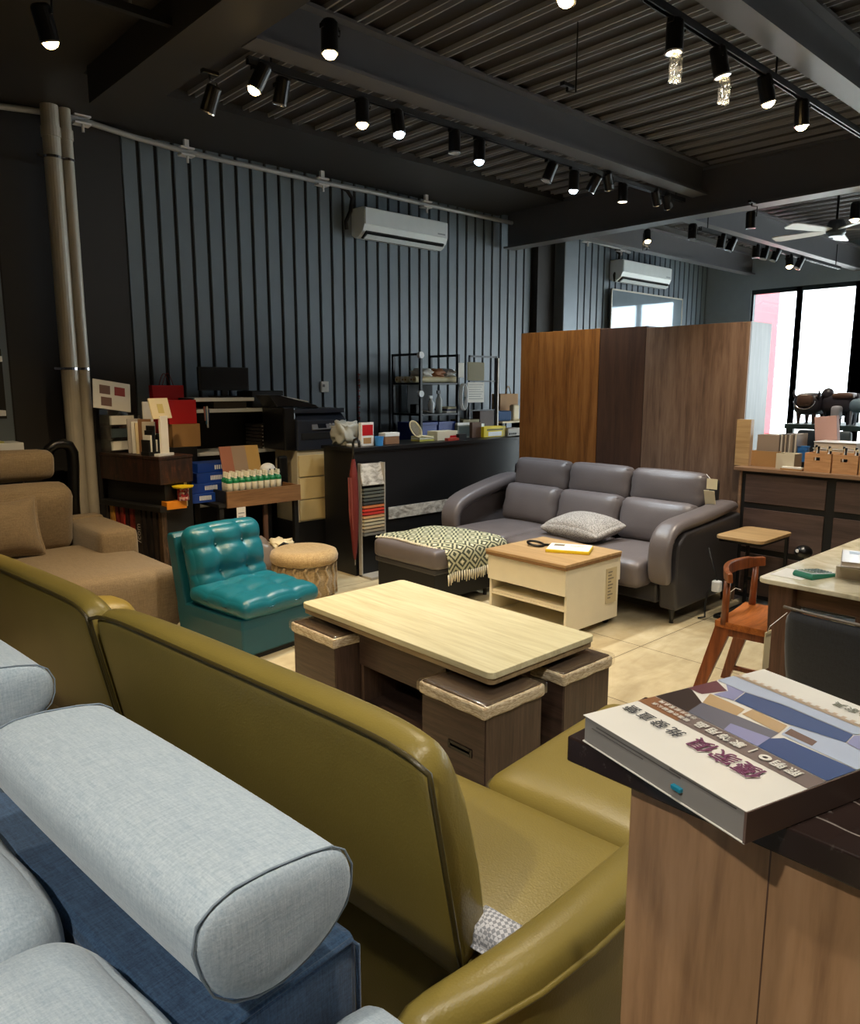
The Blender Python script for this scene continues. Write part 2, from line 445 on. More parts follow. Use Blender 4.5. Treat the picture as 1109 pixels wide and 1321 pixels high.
def spot(name, loc, d, energy, col, size=95, blend=.7):
    l = bpy.data.lights.new(name, 'SPOT'); l.energy = energy; l.color = col; l.spot_size = rad(size); l.spot_blend = blend; l.shadow_soft_size = .05
    o = bpy.data.objects.new(name, l); COL.objects.link(o); o.location = loc; o.rotation_euler = V(d).to_track_quat('-Z', 'Y').to_euler(); return o
WARM, COOL, NEUT = (1, .74, .42), (.80, .92, 1), (1, .89, .72)
def lamp(pos, lab, kind='off', tilt=(0, 0), ztrack=TZ, L=.15, r=.043, wrap=False, energy=0, col=NEUT, size=95):
    """one track spotlight: pos = centre of the can, tilt = lean of the beam along (right, away)"""
    pos = V(pos)
    d = (V((0, 0, -1))+RT*tilt[0]+V((FW.x, FW.y, 0)).normalized()*tilt[1]).normalized()
    o = thing('track_spotlight', lab, 'spotlight', (pos.x, pos.y, ztrack), 0, 'black track spotlights')
    top = pos-d*L/2; bot = pos+d*L/2
    zt = ztrack-.016
    MB().box(pos.x-.05, pos.x+.05, pos.y-.016, pos.y+.016, zt-.022, zt).build('adapter', m_can, o, bevel=.003)
    hub = pos-d*L*.2
    q = d.cross(V((0, 0, 1)))
    q = q.normalized() if q.length > .1 else RT.copy()
    b = MB(); b.cyl((pos.x, pos.y, zt-.02), (pos.x, pos.y, zt-.045), .008, n=8)
    b.tube([(pos.x, pos.y, zt-.045), V((pos.x, pos.y, zt-.05))+q*(r+.008), hub+q*(r+.008)], .005, 6)
    b.build('bracket', m_dkmetal, o)
    b = MB(); b.cyl(top, top+d*.012, r*.8, r, 20); b.cyl(top+d*.012, bot-d*.008, r, r, 20); b.build('can', m_can, o)
    # rim ring at the mouth
    ring = []
    qq = d.to_track_quat('Z', 'Y').to_matrix()
    for rr, off in ((r, -.008), (r+.002, 0), (r*.84, .001), (r*.84, -.006)):
        ring.append([bot+d*off+qq @ V((rr*math.cos(2*math.pi*k/20), rr*math.sin(2*math.pi*k/20), 0)) for k in range(20)])
    MB().loft(ring, cap=False, closed=True).build('rim', m_rim, o, smooth=False)
    lens = {'off': m_off, 'warm': m_warm, 'cool': m_cool, 'soft': m_soft}[kind]
    MB().cyl(bot-d*.006, bot-d*.001, r*.84, r*.84, 20).build('lens', lens, o)
    if kind in ('warm', 'cool'):
        dm = MB(); dm.lathe([(r*.82, 0), (r*.76, .010), (r*.55, .021), (r*.25, .027), (0, .028)], (0, 0, 0), 18, Matrix.Translation(bot-d*.002) @ qq.to_4x4()); dm.build('bulb', lens, o, smooth=True)
    if wrap:
        def fw(p, q): return p*(1+.22*math.sin(7*q.x+3*q.z)*math.cos(6*q.y))
        MB().rbox(bot+V((-.01, -.02, -.075)), (.06, .05, .13), .025, 7, fn=fw).build('torn_film', m_wrap, o)
    if energy:
        s = spot('spot', bot+d*.04, d, energy, col, size); s.parent = o; s.matrix_parent_inverse = Matrix.Identity(4); s.location = bot+d*.04-V((pos.x, pos.y, ztrack))
    return o
def L(px, py, y, lab, **k): return lamp(at(px, py, y=y), lab, **k)
L(870, 47, 2.12, 'black spotlight on the right-hand track with torn film under its mouth, first of that track', kind='soft', wrap=True, energy=25)
L(928, 80, 2.12, 'black tilted spotlight on the right-hand track with torn film, second of that track', kind='soft', tilt=(.25, 0), wrap=True, energy=25)
L(988, 115, 2.12, 'lit black spotlight on the right-hand track, third along from the camera', kind='warm', tilt=(.3, .1), energy=60)
L(1034, 146, 2.12, 'lit black spotlight at the far end of the right-hand track', kind='warm', tilt=(.1, .1), energy=60)
lamp(at(735, -16, y=2.95), 'lit spotlight between the two beams at the top edge of the picture', kind='warm', energy=55)
lamp(at(425, 48, y=3.3), 'big bright warm spotlight hanging in front of the middle beam near the top', kind='warm', energy=70, col=WARM)
L(272, 128, 4.2, 'unlit spotlight leaning left, leftmost of the lamps under the beam', tilt=(-.45, .25), kind='soft')
L(335, 100, 3.97, 'lit warm spotlight leaning left, second from left of the middle track', tilt=(-.5, -.1), kind='warm', energy=50, col=WARM)
L(363, 118, 4.1, 'unlit spotlight just right of the left-leaning lit warm one', tilt=(-.25, .2))
L(467, 144, 3.97, 'lit warm spotlight hanging straight down left of the bluish one', kind='warm', energy=60, col=WARM)
L(513, 158, 3.97, 'lit bluish spotlight beside the warm one on the middle track', kind='cool', tilt=(.12, -.1), energy=70, col=COOL)
L(586, 183, 3.97, 'unlit spotlight pointing down, to the right of the bluish one', kind='off')
L(618, 194, 3.97, 'lit bluish spotlight above the left end of the air conditioner wall, pointing down', kind='cool', energy=60, col=COOL)
L(709, 222, 3.97, 'unlit spotlight leaning left above the steel column', tilt=(-.4, 0))
L(740, 233, 3.97, 'lit bluish spotlight above the steel column', kind='cool', energy=70, col=COOL, tilt=(0, .1))
L(766, 236, 3.97, 'unlit spotlight turned sideways right of the lit bluish one by the column', tilt=(-.5, .5))
L(784, 233, 3.97, 'unlit spotlight turned away, second past the lit bluish one by the column', tilt=(.4, .7))
L(803, 249, 3.97, 'unlit spotlight with bright rim pointing straight down, before the last pair of the middle track', kind='soft')
L(846, 254, 3.97, 'unlit spotlight turned away, left of the last pair on the middle track', tilt=(.5, .7))
L(860, 259, 3.97, 'unlit spotlight turned away, rightmost on the middle track', tilt=(.5, .6))
Z3 = 3.16
L(893, 299, 4.0, 'unlit spotlight pointing down, first on the far bay track', ztrack=Z3)
L(930, 311, 4.0, 'unlit spotlight, second on the far bay track', ztrack=Z3, tilt=(-.1, .1))
L(943, 315, 4.0, 'unlit spotlight leaning left, third on the far bay track', ztrack=Z3, tilt=(-.35, .1))
L(975, 324, 4.0, 'unlit spotlight, fourth on the far bay track', ztrack=Z3)
L(986, 326, 4.0, 'unlit spotlight leaning a little, fifth on the far bay track', ztrack=Z3, tilt=(-.25, 0))
L(1000, 329, 4.0, 'unlit spotlight leaning left, sixth on the far bay track', ztrack=Z3, tilt=(-.4, 0))
L(1018, 336, 4.0, 'lit warm spotlight near the end of the far bay track', ztrack=Z3, kind='warm', tilt=(0, -.2), energy=40)
L(1031, 339, 4.0, 'unlit spotlight leaning left at the very end of the far bay track', ztrack=Z3, tilt=(-.45, 0))
lamp(at(968, 284, x=6.98), 'unlit spotlight hanging alone on the near face of the far cross beam', ztrack=3.24+.02, tilt=(.05, .05))
lamp(at(1103, 272, x=7.6), 'lit warm spotlight at the right edge of the picture before the ceiling fan', kind='warm', ztrack=3.4, energy=40)
lamp(at(835, 304, y=5.4), 'lit warm spotlight in the far bay left of the second air conditioner', kind='warm', ztrack=3.34, tilt=(0, -.3), energy=55, col=WARM)
lamp(at(58, 30, y=3.9), 'lit warm spotlight on the dark soffit above the two pipes at top left', kind='warm', tilt=(.1, .35), ztrack=3.6, energy=90, col=WARM)
# lamps over the foreground, on the track behind the viewpoint
NL = ['left', 'second', 'third', 'right']
for i, (x, y, e) in enumerate(((-1.2, .35, 105), (.35, .35, 50), (1.5, .35, 42), (2.7, .35, 55))):
    lamp((x, y, TZ-.12), 'lit spotlight out of view over the foreground, %s on its track' % NL[i], kind='warm', tilt=(0, .35), energy=e, col=(1, .93, .82))

lamp((2.75, 2.12, TZ-.12), 'added lit spotlight out of view above the olive sofa, nearest end of the right-hand track', kind='warm', tilt=(-.35, -.15), energy=60, col=(1, .88, .68))  # unseen lamp added to brighten the olive seat
# ---------------------------------------------------------------- pipes and conduit
for (px, r, lab) in ((68, .062, 'thick galvanised steel pipe rising up the wall, left of the pair'), (87, .043, 'thinner galvanised steel pipe rising up the wall, right of the pair')):
    c = at(px, 200, y=6.23)
    o = thing('steel_pipe', lab, 'pipe', (c.x, 6.23, 0))
    MB().cyl((c.x, 6.23, 0), (c.x, 6.23, 3.62), r, n=20).build('pipe', m_steel, o, smooth=False)
    MB().cyl((c.x, 6.23, 3.40), (c.x, 6.23, 3.47), r+.008, n=20).build('coupling', m_steel, o)
    for z in (3.25, 1.72):
        b = MB(); b.cyl((c.x, 6.23, z), (c.x, 6.23, z+.018), r+.006, n=20); b.box(c.x-r-.05, c.x-r, 6.22, 6.24, z, z+.018); b.box(c.x-.012, c.x+.012, 6.23+r, 6.43, z, z+.018)
        b.build('clamp', m_chrome, o)
cps = [at(px, py, y=6.345) for px, py in ((0, 137), (60, 145), (105, 155), (170, 176), (240, 196), (330, 216), (415, 235), (480, 248), (550, 264), (620, 279), (680, 292), (742, 305), (800, 321), (812, 326))]
o = thing('conduit_pipe', 'grey conduit pipe running along the top of the ribbed wall', 'pipe', (2, 6.345, 3.4))
MB().tube([(-2.9, 6.345, cps[0].z-.02)]+[tuple(p) for p in cps], .022, 10).build('pipe', m_conduit, o, smooth=True)
for px, py in ((105, 155), (240, 196), (415, 235), (549, 264), (680, 292), (742, 304), (757, 309), (800, 321)):
    p = at(px, py, y=6.33)
    b = MB(); b.box(p.x-.02, p.x+.02, 6.31, 6.34, p.z+.02, p.z+.12); b.box(p.x-.06, p.x+.06, 6.29, 6.37, p.z+.02, p.z+.034); b.box(p.x-.06, p.x+.06, 6.29, 6.37, p.z-.036, p.z-.022); b.cyl((p.x, 6.31, p.z-.03), (p.x, 6.31, p.z-.09), .011, n=8)
    b.cyl((p.x, 6.33, p.z+.16), (p.x, 6.33, 3.66), .006, n=6)
    b.build('hanger_clamp', m_zinc, o)
dp = [at(px, py, y=6.4) for px, py in ((436, 239), (448, 246), (454, 256), (452, 272), (446, 286), (447, 296))]
MB().tube(dp, .02, 8).build('drop_pipe', m_black, o, smooth=True)
dp = [at(px, py, y=6.4) for px, py in ((794, 321), (799, 328), (797, 343), (792, 355), (793, 363))]
MB().tube(dp, .02, 8).build('drop_pipe', m_black, o, smooth=True)

# ---------------------------------------------------------------- air conditioners
m_ac = plain('air conditioner white', (226, 234, 240), .22)
m_slot = plain('vent black', (18, 20, 22), .5)
def aircon(x0, x1, z0, z1, lab):
    o = thing('air_conditioner', lab, 'air conditioner', ((x0+x1)/2, 6.48, z0))
    h = z1-z0; d = .22; yb = 6.484
    prof = [(yb, z0+.03), (yb-.05, z0), (yb-.12, z0+.005), (yb-.19, z0+.055), (yb-d, z0+.12), (yb-d, z1-.02), (yb-d+.02, z1), (yb, z1)]
    MB().prism(prof, 'x', x0, x1).build('body', m_ac, o, bevel=.006)
    MB().box(x0+.01, x1-.01, yb-d-.008, yb-d+.004, z0+.115, z1-.012).build('front_panel', m_ac, o, bevel=.004)
    M = T((x0+x1)/2, yb-.155, z0+.028) @ RX(-36)
    MB().box(-(x1-x0)/2+.04, (x1-x0)/2-.04, -.05, .05, -.012, .006, M).build('outlet', m_slot, o)
    M2 = T((x0+x1)/2, yb-.175, z0+.012) @ RX(-30)
    MB().box(-(x1-x0)/2+.045, (x1-x0)/2-.045, -.03, .03, -.012, -.004, M2).build('louver', m_ac, o)
    MB().box(x1-.16, x1-.05, yb-d-.010, yb-d-.006, z0+.14, z0+.155).build('display', plain('display grey', (150, 160, 170), .3), o)
    return o
a = at(470, 268, y=6.26); a2 = at(578, 284, y=6.26); a3 = at(578, 322, y=6.26)
aircon(a.x, a2.x, a3.z, (a.z+a2.z)/2, 'white wall air conditioner on the long ribbed wall, the nearer of two')
a = at(804, 337, y=6.26); a2 = at(867, 343, y=6.26); a3 = at(867, 372, y=6.26)
aircon(a.x, a2.x, a3.z, (a.z+a2.z)/2, 'white wall air conditioner in the far bay above the glass board')
# glass board
m_board = plain('glass board grey', (150, 165, 178), .06, .35)
g0 = at(790, 372, y=6.40); g1 = at(880, 380, y=6.40)
o = thing('glass_board', 'tall grey glass board leaning against the far ribbed wall below the air conditioner', 'board', (g0.x, 6.4, 0))
bx('pane', m_board, o, g0.x, g1.x, 6.40, 6.41, .6, g0.z-.02); b = MB()
b.box(g0.x-.02, g0.x, 6.395, 6.415, 0, g0.z); b.box(g1.x, g1.x+.02, 6.395, 6.415, 0, g0.z); b.box(g0.x-.02, g1.x+.02, 6.395, 6.415, g0.z-.02, g0.z); b.build('frame', m_steel, o)
# ceiling fan
c = at(1078, 297, x=8.2)
m_fan = plain('fan blade', (225, 228, 230), .35)
o = thing('ceiling_fan', 'ceiling fan with pale blades on a long rod in the far bay', 'fan', (c.x, c.y, 3.68))
MB().cyl((c.x, c.y, c.z+.05), (c.x, c.y, 3.68), .012, n=10).build('rod', m_dkmetal, o)
MB().lathe([(.02, .10), (.07, .09), (.09, .05), (.09, -.03), (.06, -.06), (.0, -.06)], c, 20).build('motor', plain('fan motor', (70, 80, 92), .35, .3), o)
for k in range(5):
    M = T(c.x, c.y, c.z) @ RZ(72*k+15) @ RX(10)
    MB().prism([(.08, -.03), (.2, -.06), (.58, -.075), (.62, -.05), (.62, .05), (.58, .07), (.2, .05), (.08, .03)], 'z', -.005, .005, M).build('blade', m_fan, o)
# wall plate and faded red couplet
p = at(418, 499, y=6.48)
o = bx('switch_plate', m_paper, None, p.x-.045, p.x+.045, 6.462, 6.484, p.z-.055, p.z+.055, origin=(p.x, 6.48, p.z)); tag(o, 'small white square plate fixed to the ribbed wall', 'switch')
MB().box(p.x-.03, p.x-.005, 6.458, 6.464, p.z-.002, p.z+.025).build('rocker', plain('rocker grey', (90, 90, 92), .5), o)

# faded red strokes running down one rib of the wall
o = thing('wall_sticker', 'narrow faded dark red sticker strip running down the ribbed wall right of the white plate', 'sticker', (at(463, 515, y=6.48).x, 6.484, 1.3))
m_fred = plain('faded red strokes', (120, 44, 48), .6); b = MB()
for k in range(9):
    p = at(463, 484+7*k, y=6.483)
    b.box(p.x-.018, p.x+.016, 6.481, 6.484, p.z, p.z+.012); b.box(p.x-.012+.008*(k % 3), p.x-.002+.008*(k % 3), 6.481, 6.484, p.z-.026, p.z+.022)
b.build('strokes', m_fred, o)
# ---------------------------------------------------------------- upholstery materials
m_olivel = leather('olive leather', (146, 128, 62), .36, 190, .10)
m_oliveside = leather('olive leather piping', (70, 60, 26), .4, 190, .10)
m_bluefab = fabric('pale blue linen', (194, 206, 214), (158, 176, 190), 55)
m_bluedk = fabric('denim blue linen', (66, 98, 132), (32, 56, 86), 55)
m_seam = plain('seam thread grey', (134, 148, 160), .9)
m_tan = fabric('tan brushed cloth', (142, 124, 98), (106, 90, 68), 40, .85, .12)
m_teal = leather('teal leather', (24, 108, 126), .33, 170, .10)
m_tealdk = leather('teal leather base', (16, 88, 104), .42, 170, .10)
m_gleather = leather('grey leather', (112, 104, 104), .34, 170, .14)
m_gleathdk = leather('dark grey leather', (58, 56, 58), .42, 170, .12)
m_pouf = fabric('beige boucle', (206, 178, 130), (160, 128, 82), 30, .95, .5)
m_poufside = fabric('beige cable knit', (176, 152, 112), (124, 104, 70), 22, .95, .8)
A53 = 5.3

# ================================================================ olive leather sofa (frame turned 5.3 deg)
o = thing('olive_sofa', 'olive green leather sofa seen from behind, with chaise end beside the marble-topped cabinet', 'sofa', (1.3, 2.0, 0), A53)
def olive_back(u0, u1):
    L = u1-u0; uc = (u0+u1)/2
    n = 26; rings = []
    for i in range(n+1):
        s = -1+2*i/n
        e = 1-abs(s)**7*.16
        u = uc+s*L/2
        # section (v,z): flat rear leaning back, rounded top, puffed front
        th = .17*(1-abs(s)**4*.45)
        zt = .955-.030*abs(s)**10
        lean = lambda z: 1.045-(z-.38)/.55*.115
        sec = [(lean(.36), .36), (lean(.5)-.008*(1-s*s), .5), (lean(.7)-.012*(1-s*s), .7), (lean(.88), .88), (lean(.92)+.004, zt-.018), (lean(.92)+.028, zt),
               (lean(.9)+.07, zt+.002), (lean(.86)+th*.72, zt-.035), (lean(.78)+th, zt-.12), (lean(.62)+th*1.18, .62), (lean(.48)+th*1.12, .48), (lean(.4)+th*.9, .40)]
        rings.append([(v, u, z) for v, z in sec])
    b = MB().loft(rings)
    return b, rings
for u0, u1 in ((.84, 2.215), (2.235, 3.50)):
    b, rg = olive_back(u0, u1)
    c = b.build('back_cushion', m_olivel, o, smooth=True, sub=1)
    # dark piping along the rear top edge and down both ends
    path = [V(rg[0][k]) for k in range(0, 5)]+[V(r[4]) for r in rg[1:-1]]+[V(rg[-1][k]) for k in range(4, -1, -1)]
    path = [p+V((-.004, 0, .002)) for p in path]
    MB().tube(path, .006, 6).build('piping', m_oliveside, c, smooth=True)
bx('back_frame', m_olivel, o, 1.062, 1.20, .80, 3.46, .08, .44, .02)
bx('base_frame', m_oliveside, o, 1.10, 1.62, .74, 3.44, .08, .24, .015)
MB().rbox((1.36, 1.945, .345), (.56, 2.42, .21), .045, 8, (0, 0, .012)).build('seat_cushion', m_olivel, o, smooth=True)
MB().rbox((2.02, .955, .325), (.78, .64, .28), .06, 10, (0, 0, .02)).build('chaise_cushion', m_olivel, o, smooth=True)
rr = rrect(.775, .635, .06, 5)
MB().tube([(2.02+a, .955+b2, .425) for a, b2 in rr], .0045, 6, closed=True).build('piping', m_oliveside, o, smooth=True)
bx('chaise_base', m_oliveside, o, 1.68, 2.36, .68, 1.23, .08, .2, .015)
# right arm: padded slab that sweeps round into the back corner
def arm(pts, w, name, flip=1):
    rings = []
    for (v, u, zt, ww, zb) in pts:
        sec = [(-.5, zb), (-.52, (zt+zb)/2), (-.5, zt-.045), (-.42, zt-.012), (-.2, zt+.004), (.12, zt+.004), (.36, zt-.01), (.49, zt-.05), (.5, (zt+zb)/2), (.48, zb)]
        rings.append([(v, u+a*ww*flip, z) for a, z in sec])
    return rings
pts = [(.775, .775, .53, .06, .1), (.81, .765, .56, .10, .1), (.90, .73, .575, .12, .1), (1.0, .705, .58, .13, .1), (1.15, .688, .58, .135, .1), (1.4, .68, .575, .14, .1), (1.62, .68, .56, .14, .1), (1.72, .68, .535, .13, .1), (1.77, .68, .48, .11, .1)]
rg = arm(pts, .2, 'arm')
a_ = MB().loft(rg).build('armrest', m_olivel, o, smooth=True, sub=1)
MB().tube([V(r[2])+V((0, -.003, .004)) for r in rg], .006, 6).build('piping', m_olivel, a_, smooth=True)
pts = [(.95, 3.36, .60, .2, .1), (1.05, 3.34, .645, .26, .1), (1.3, 3.33, .655, .28, .1), (1.5, 3.33, .645, .28, .1), (1.57, 3.33, .62, .26, .1), (1.595, 3.33, .56, .22, .1)]
rg = arm(pts, .28, 'arm', -1)
a_ = MB().loft(rg).build('armrest', m_olivel, o, smooth=True, sub=1)
for v, u in ((1.15, .7), (1.15, 3.4), (1.55, 3.4), (2.3, .72), (2.3, 1.2)):
    MB().cyl((v, u, 0), (v, u, .1), .018, .024, 12).build('leg', m_black, o)
# little checked cushion tucked into the corner
m_check = NT('woven check')
v_ = m_check.coord((22, 22, 22), (0, 0, .6))
ck = m_check.add('ShaderNodeTexChecker', {'Vector': v_, 'Color1': srgb(206, 206, 210), 'Color2': srgb(142, 144, 150), 'Scale': 6.})
m_check = m_check.set(col=ck.outputs[0], rough=.85)
o = thing('throw_pillow', 'small grey checked pillow tucked behind the end of the olive sofa back', 'pillow', (1.16, .80, .456), A53)
def pil(p, q): return V((p.x*(1-.12*(1-q.y**2)*abs(q.x)), p.y*(1-.12*(1-q.x**2)*abs(q.y)), p.z*(1-.85*max(abs(q.x), abs(q.y))**3)))
MB().rbox((0, 0, 0), (.11, .15, .07), .03, 8, (0, 0, .01), pil, T(1.115, .82, .485) @ RY(-14)).build('cover', m_check, o, smooth=True)

# ================================================================ pale blue sofa in the foreground
o = thing('blue_sofa', 'pale blue linen sofa in the foreground with round-ended headrest bolsters', 'sofa', (.35, 1.8, 0), A53)
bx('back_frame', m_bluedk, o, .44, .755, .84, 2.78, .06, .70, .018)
for uu in (.84,):
    MB().tube([(.75, uu-.002, .10), (.75, uu-.002, .68), (.735, uu-.002, .697), (.46, uu-.002, .697)], .0045, 6).build('piping', m_bluedk, o, smooth=True)
def bolster(u0, u1, dome=.018):
    sec0 = [(.421, .945), (.445, .960), (.475, .968), (.53, .966), (.595, .957), (.638, .947), (.662, .930), (.676, .900), (.674, .868), (.664, .842), (.632, .815), (.59, .796), (.545, .788), (.505, .792), (.468, .808), (.440, .835), (.424, .872), (.414, .912)]
    cv = sum(p[0] for p in sec0)/len(sec0); cz = sum(p[1] for p in sec0)/len(sec0)
    def ring(u, s): return [(cv+(v-cv)*s, u, cz+(z-cz)*s) for v, z in sec0]
    rings = [ring(u0-dome, .25), ring(u0-dome*.95, .6), ring(u0-dome*.6, .85), ring(u0-.003, .985), ring(u0+.004, 1.0)]
    for i in range(1, 8): rings.append(ring(u0+(u1-u0)*i/8, 1.0+.035*math.sin(math.pi*i/8)))
    rings += [ring(u1-.004, 1), ring(u1+.003, .985), ring(u1+dome*.6, .85), ring(u1+dome*.95, .6), ring(u1+dome, .25)]
    b = MB().loft(rings).build('headrest_bolster', m_bluefab, o, smooth=True, sub=1)
    for u in (u0, u1): MB().tube([V(p) for p in ring(u, 1.0)], .0018, 6, closed=True).build('seam', m_seam, b, smooth=True)
bolster(.765, 1.50); bolster(1.83, 2.58)
m_pad = m_bluefab
def sag(p, q): return p+V((0, 0, -.03*(max(0, abs(q.y)-.75)/.25)**2 if q.z > 0 else 0))
for i, (u0, u1) in enumerate(((.50, 1.135), (1.145, 1.80), (1.81, 2.5))):
    def wr(p, q, i=i):
        e = max(abs(q.y), abs(q.x))
        return p+V((0, 0, .006*math.sin(q.y*23+i)*max(0, e-.6)*2.5 if q.z > .3 else 0))
    MB().rbox((.245, (u0+u1)/2, .60), (.37, u1-u0, .40), .10, 14, (.02, 0, .03), wr).build('back_cushion', m_pad, o, smooth=True, sub=1)
    pt = [(.46-.0*k, u0+.004, z) for k, z in enumerate((.5, .6, .68))]
MB().rbox((-.25, 1.65, .34), (.75, 1.7, .22), .06, 8, (0, 0, .02)).build('seat_cushion', m_pad, o, smooth=True)
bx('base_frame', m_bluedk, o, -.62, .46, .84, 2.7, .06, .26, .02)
MB().rbox((.31, .70, .345), (.92, .265, .53), .06, 10, (0, 0, .02)).build('armrest', m_pad, o, smooth=True)
for v, u in ((.7, .9), (.7, 2.7), (-.55, .9), (-.55, 2.6)): MB().cyl((v, u, 0), (v, u, .08), .02, n=12).build('leg', m_black, o)

# ================================================================ tan fabric sofa at the left
o = thing('tan_sofa', 'tan fabric sofa with raised headrest at the left, in front of the steel pipes', 'sofa', (1.1, 5.4, 0))
def front_round(p, q): return p
MB().rbox((1.12, 5.22, .235), (1.86, 1.24, .41), .07, 10, (0, 0, .018)).build('seat_cushion', m_tan, o, smooth=True)
bx('base_frame', m_tan, o, .25, 2.0, 4.68, 6.15, .05, .2, .02)
MB().rbox((1.92, 5.73, .36), (.27, .86, .48), .045, 8, (.008, 0, .01)).build('armrest', m_tan, o, smooth=True)
bx('back_frame', m_tan, o, .2, 2.04, 5.92, 6.08, .1, .62, .03)
MB().rbox((0, 0, 0), (.80, .24, .50), .09, 10, (0, .03, .01), None, T(1.355, 5.80, .665) @ RX(14)).build('back_cushion', m_tan, o, smooth=True)
MB().rbox((0, 0, 0), (.80, .24, .50), .09, 10, (0, .03, .01), None, T(.55, 5.80, .665) @ RX(14)).build('back_cushion', m_tan, o, smooth=True)
MB().rbox((0, 0, 0), (.80, .16, .21), .06, 8, (0, .02, .01), None, T(1.30, 5.93, 1.035) @ RX(8)).build('headrest', m_tan, o, smooth=True)
MB().rbox((0, 0, 0), (.80, .16, .21), .06, 8, (0, .02, .01), None, T(.48, 5.93, 1.035) @ RX(8)).build('headrest', m_tan, o, smooth=True)
for x in (1.1, 1.5, .3, .7): MB().cyl((x, 5.97, .85), (x, 5.95, .97), .008, n=8).build('headrest_post', m_chrome, o)
for x, y in ((.3, 4.75), (1.95, 4.75), (.3, 6.1), (1.95, 6.1)): MB().cyl((x, y, 0), (x, y, .07), .022, n=12).build('foot', m_black, o)
o = thing('throw_pillow', 'square tan pillow leaning against the tan sofa back cushion', 'pillow', (1.2, 5.52, .46))
MB().rbox((0, 0, 0), (.46, .44, .16), .06, 10, (0, 0, .03), pil, T(1.27, 5.56, .655) @ RX(72)).build('cover', m_tan, o, smooth=True)

# ================================================================ teal lounge chair
o = thing('teal_chair', 'teal button-tufted armless lounge chair on a block base', 'lounge chair', (2.035, 3.80, 0), 8.5, local=True)
W, D = .57, .64
b = MB(); b.loft([[(0, 0, .03), (W, 0, .03), (W, D, .03), (0, D, .03)], [(-.008, -.004, .20), (W+.008, -.004, .20), (W+.008, D+.01, .20), (-.008, D+.01, .20)], [(-.004, .0, .265), (W+.004, .0, .265), (W+.004, D+.02, .265), (-.004, D+.02, .265)]])
b.build('base', m_tealdk, o, bevel=.014, seg=3)
bx('plinth', m_black, o, .015, W-.015, .015, D-.015, .0, .032, .003)
b = MB(); M = T(0, D-.085, .24) @ RX(-12)
b.prism([(0, -.02), (.095, -.02), (.085, .45), (.07, .475), (.02, .47), (0, .44)], 'x', -.006, W+.006, M); b.build('back_shell', m_tealdk, o, bevel=.014, seg=3)
BT = [(-.36, .42), (.36, .42), (-.36, -.28), (.36, -.28)]
def tuft(bts, ax, amp, sx, sy):
    def fn(p, q):
        a, b_ = (q.x, q.z) if ax == 'y' else (q.x, q.y)
        s = 0
        for bx_, by_ in bts:
            d2 = ((a-bx_)*sx)**2+((b_-by_)*sy)**2
            s += math.exp(-d2/.0010)*.7+math.exp(-d2/.005)*.5
        cr = 0
        for bx_, by_ in bts: cr = max(cr, math.exp(-(abs(a-bx_)/.085)**1.3)*.46, math.exp(-(abs(b_-by_)/.085)**1.3)*.46)
        dep = min(1.5, s)+cr*(1-min(1, s*.8))
        if ax == 'y': return p+V((0, amp*dep if q.y < 0 else 0, 0))
        return p+V((0, 0, -amp*dep if q.z > 0 else 0))
    return fn
cz = .505
MB().rbox((0, 0, 0), (W*.98, .15, .47), .07, 44, (0, .055, .012), tuft(BT, 'y', .048, W/2, .235), T(W/2, D-.115, cz) @ RX(-13)).build('back_cushion', m_teal, o, smooth=True)
for bx_, by_ in BT:
    M = T(W/2, D-.115, cz) @ RX(-13) @ T(bx_*W*.49, -.060, by_*.235)
    MB().sphere((0, 0, 0), .012, (1, .6, 1), 10, 6).build('button', m_tealdk, o, smooth=True) if False else None
    b = MB(); b.lathe([(.0, -.004), (.012, -.002), (.012, .002), (0, .006)], (0, 0, 0), 12, M @ RX(90)); b.build('button', m_tealdk, o, smooth=True)
MB().rbox((0, 0, 0), (W*1.05, .57, .115), .055, 44, (0, 0, .04), tuft([(-.34, .30), (.34, .30), (-.34, -.36), (.34, -.36)], 'z', .030, W/2, .27), T(W/2, .245, .325) @ RX(2)).build('seat_cushion', m_teal, o, smooth=True)
for x, y in ((.04, .04), (W-.04, .04), (.04, D-.04), (W-.04, D-.04)): MB().cyl((x, y, -.0), (x, y, .03), .02, n=10).build('foot', m_black, o)

# ================================================================ round beige pouf
c = V((3.14, 4.84, 0))
o = thing('round_pouf', 'round beige knitted pouf behind the teal chair', 'pouf', c)
b = MB(); b.lathe([(.225, .0), (.238, .03), (.24, .15), (.236, .26), (.2, .27)], c, 40); b.build('knitted_body', m_poufside, o, smooth=True)
b = MB(); b.lathe([(.236, .255), (.258, .275), (.262, .31), (.25, .345), (.21, .362), (.13, .358), (.05, .352), (0, .35)], c, 40); b.build('top_cushion', m_pouf, o, smooth=True)
b = MB()
for k in range(18):
    a = 2*math.pi*k/18
    b.tube([(c.x+.241*math.cos(a+.06*math.sin(j*1.6)), c.y+.241*math.sin(a+.06*math.sin(j*1.6)), .015+j*.03) for j in range(9)], .012, 6)
b.build('cable_stitch', m_poufside, o, smooth=True)

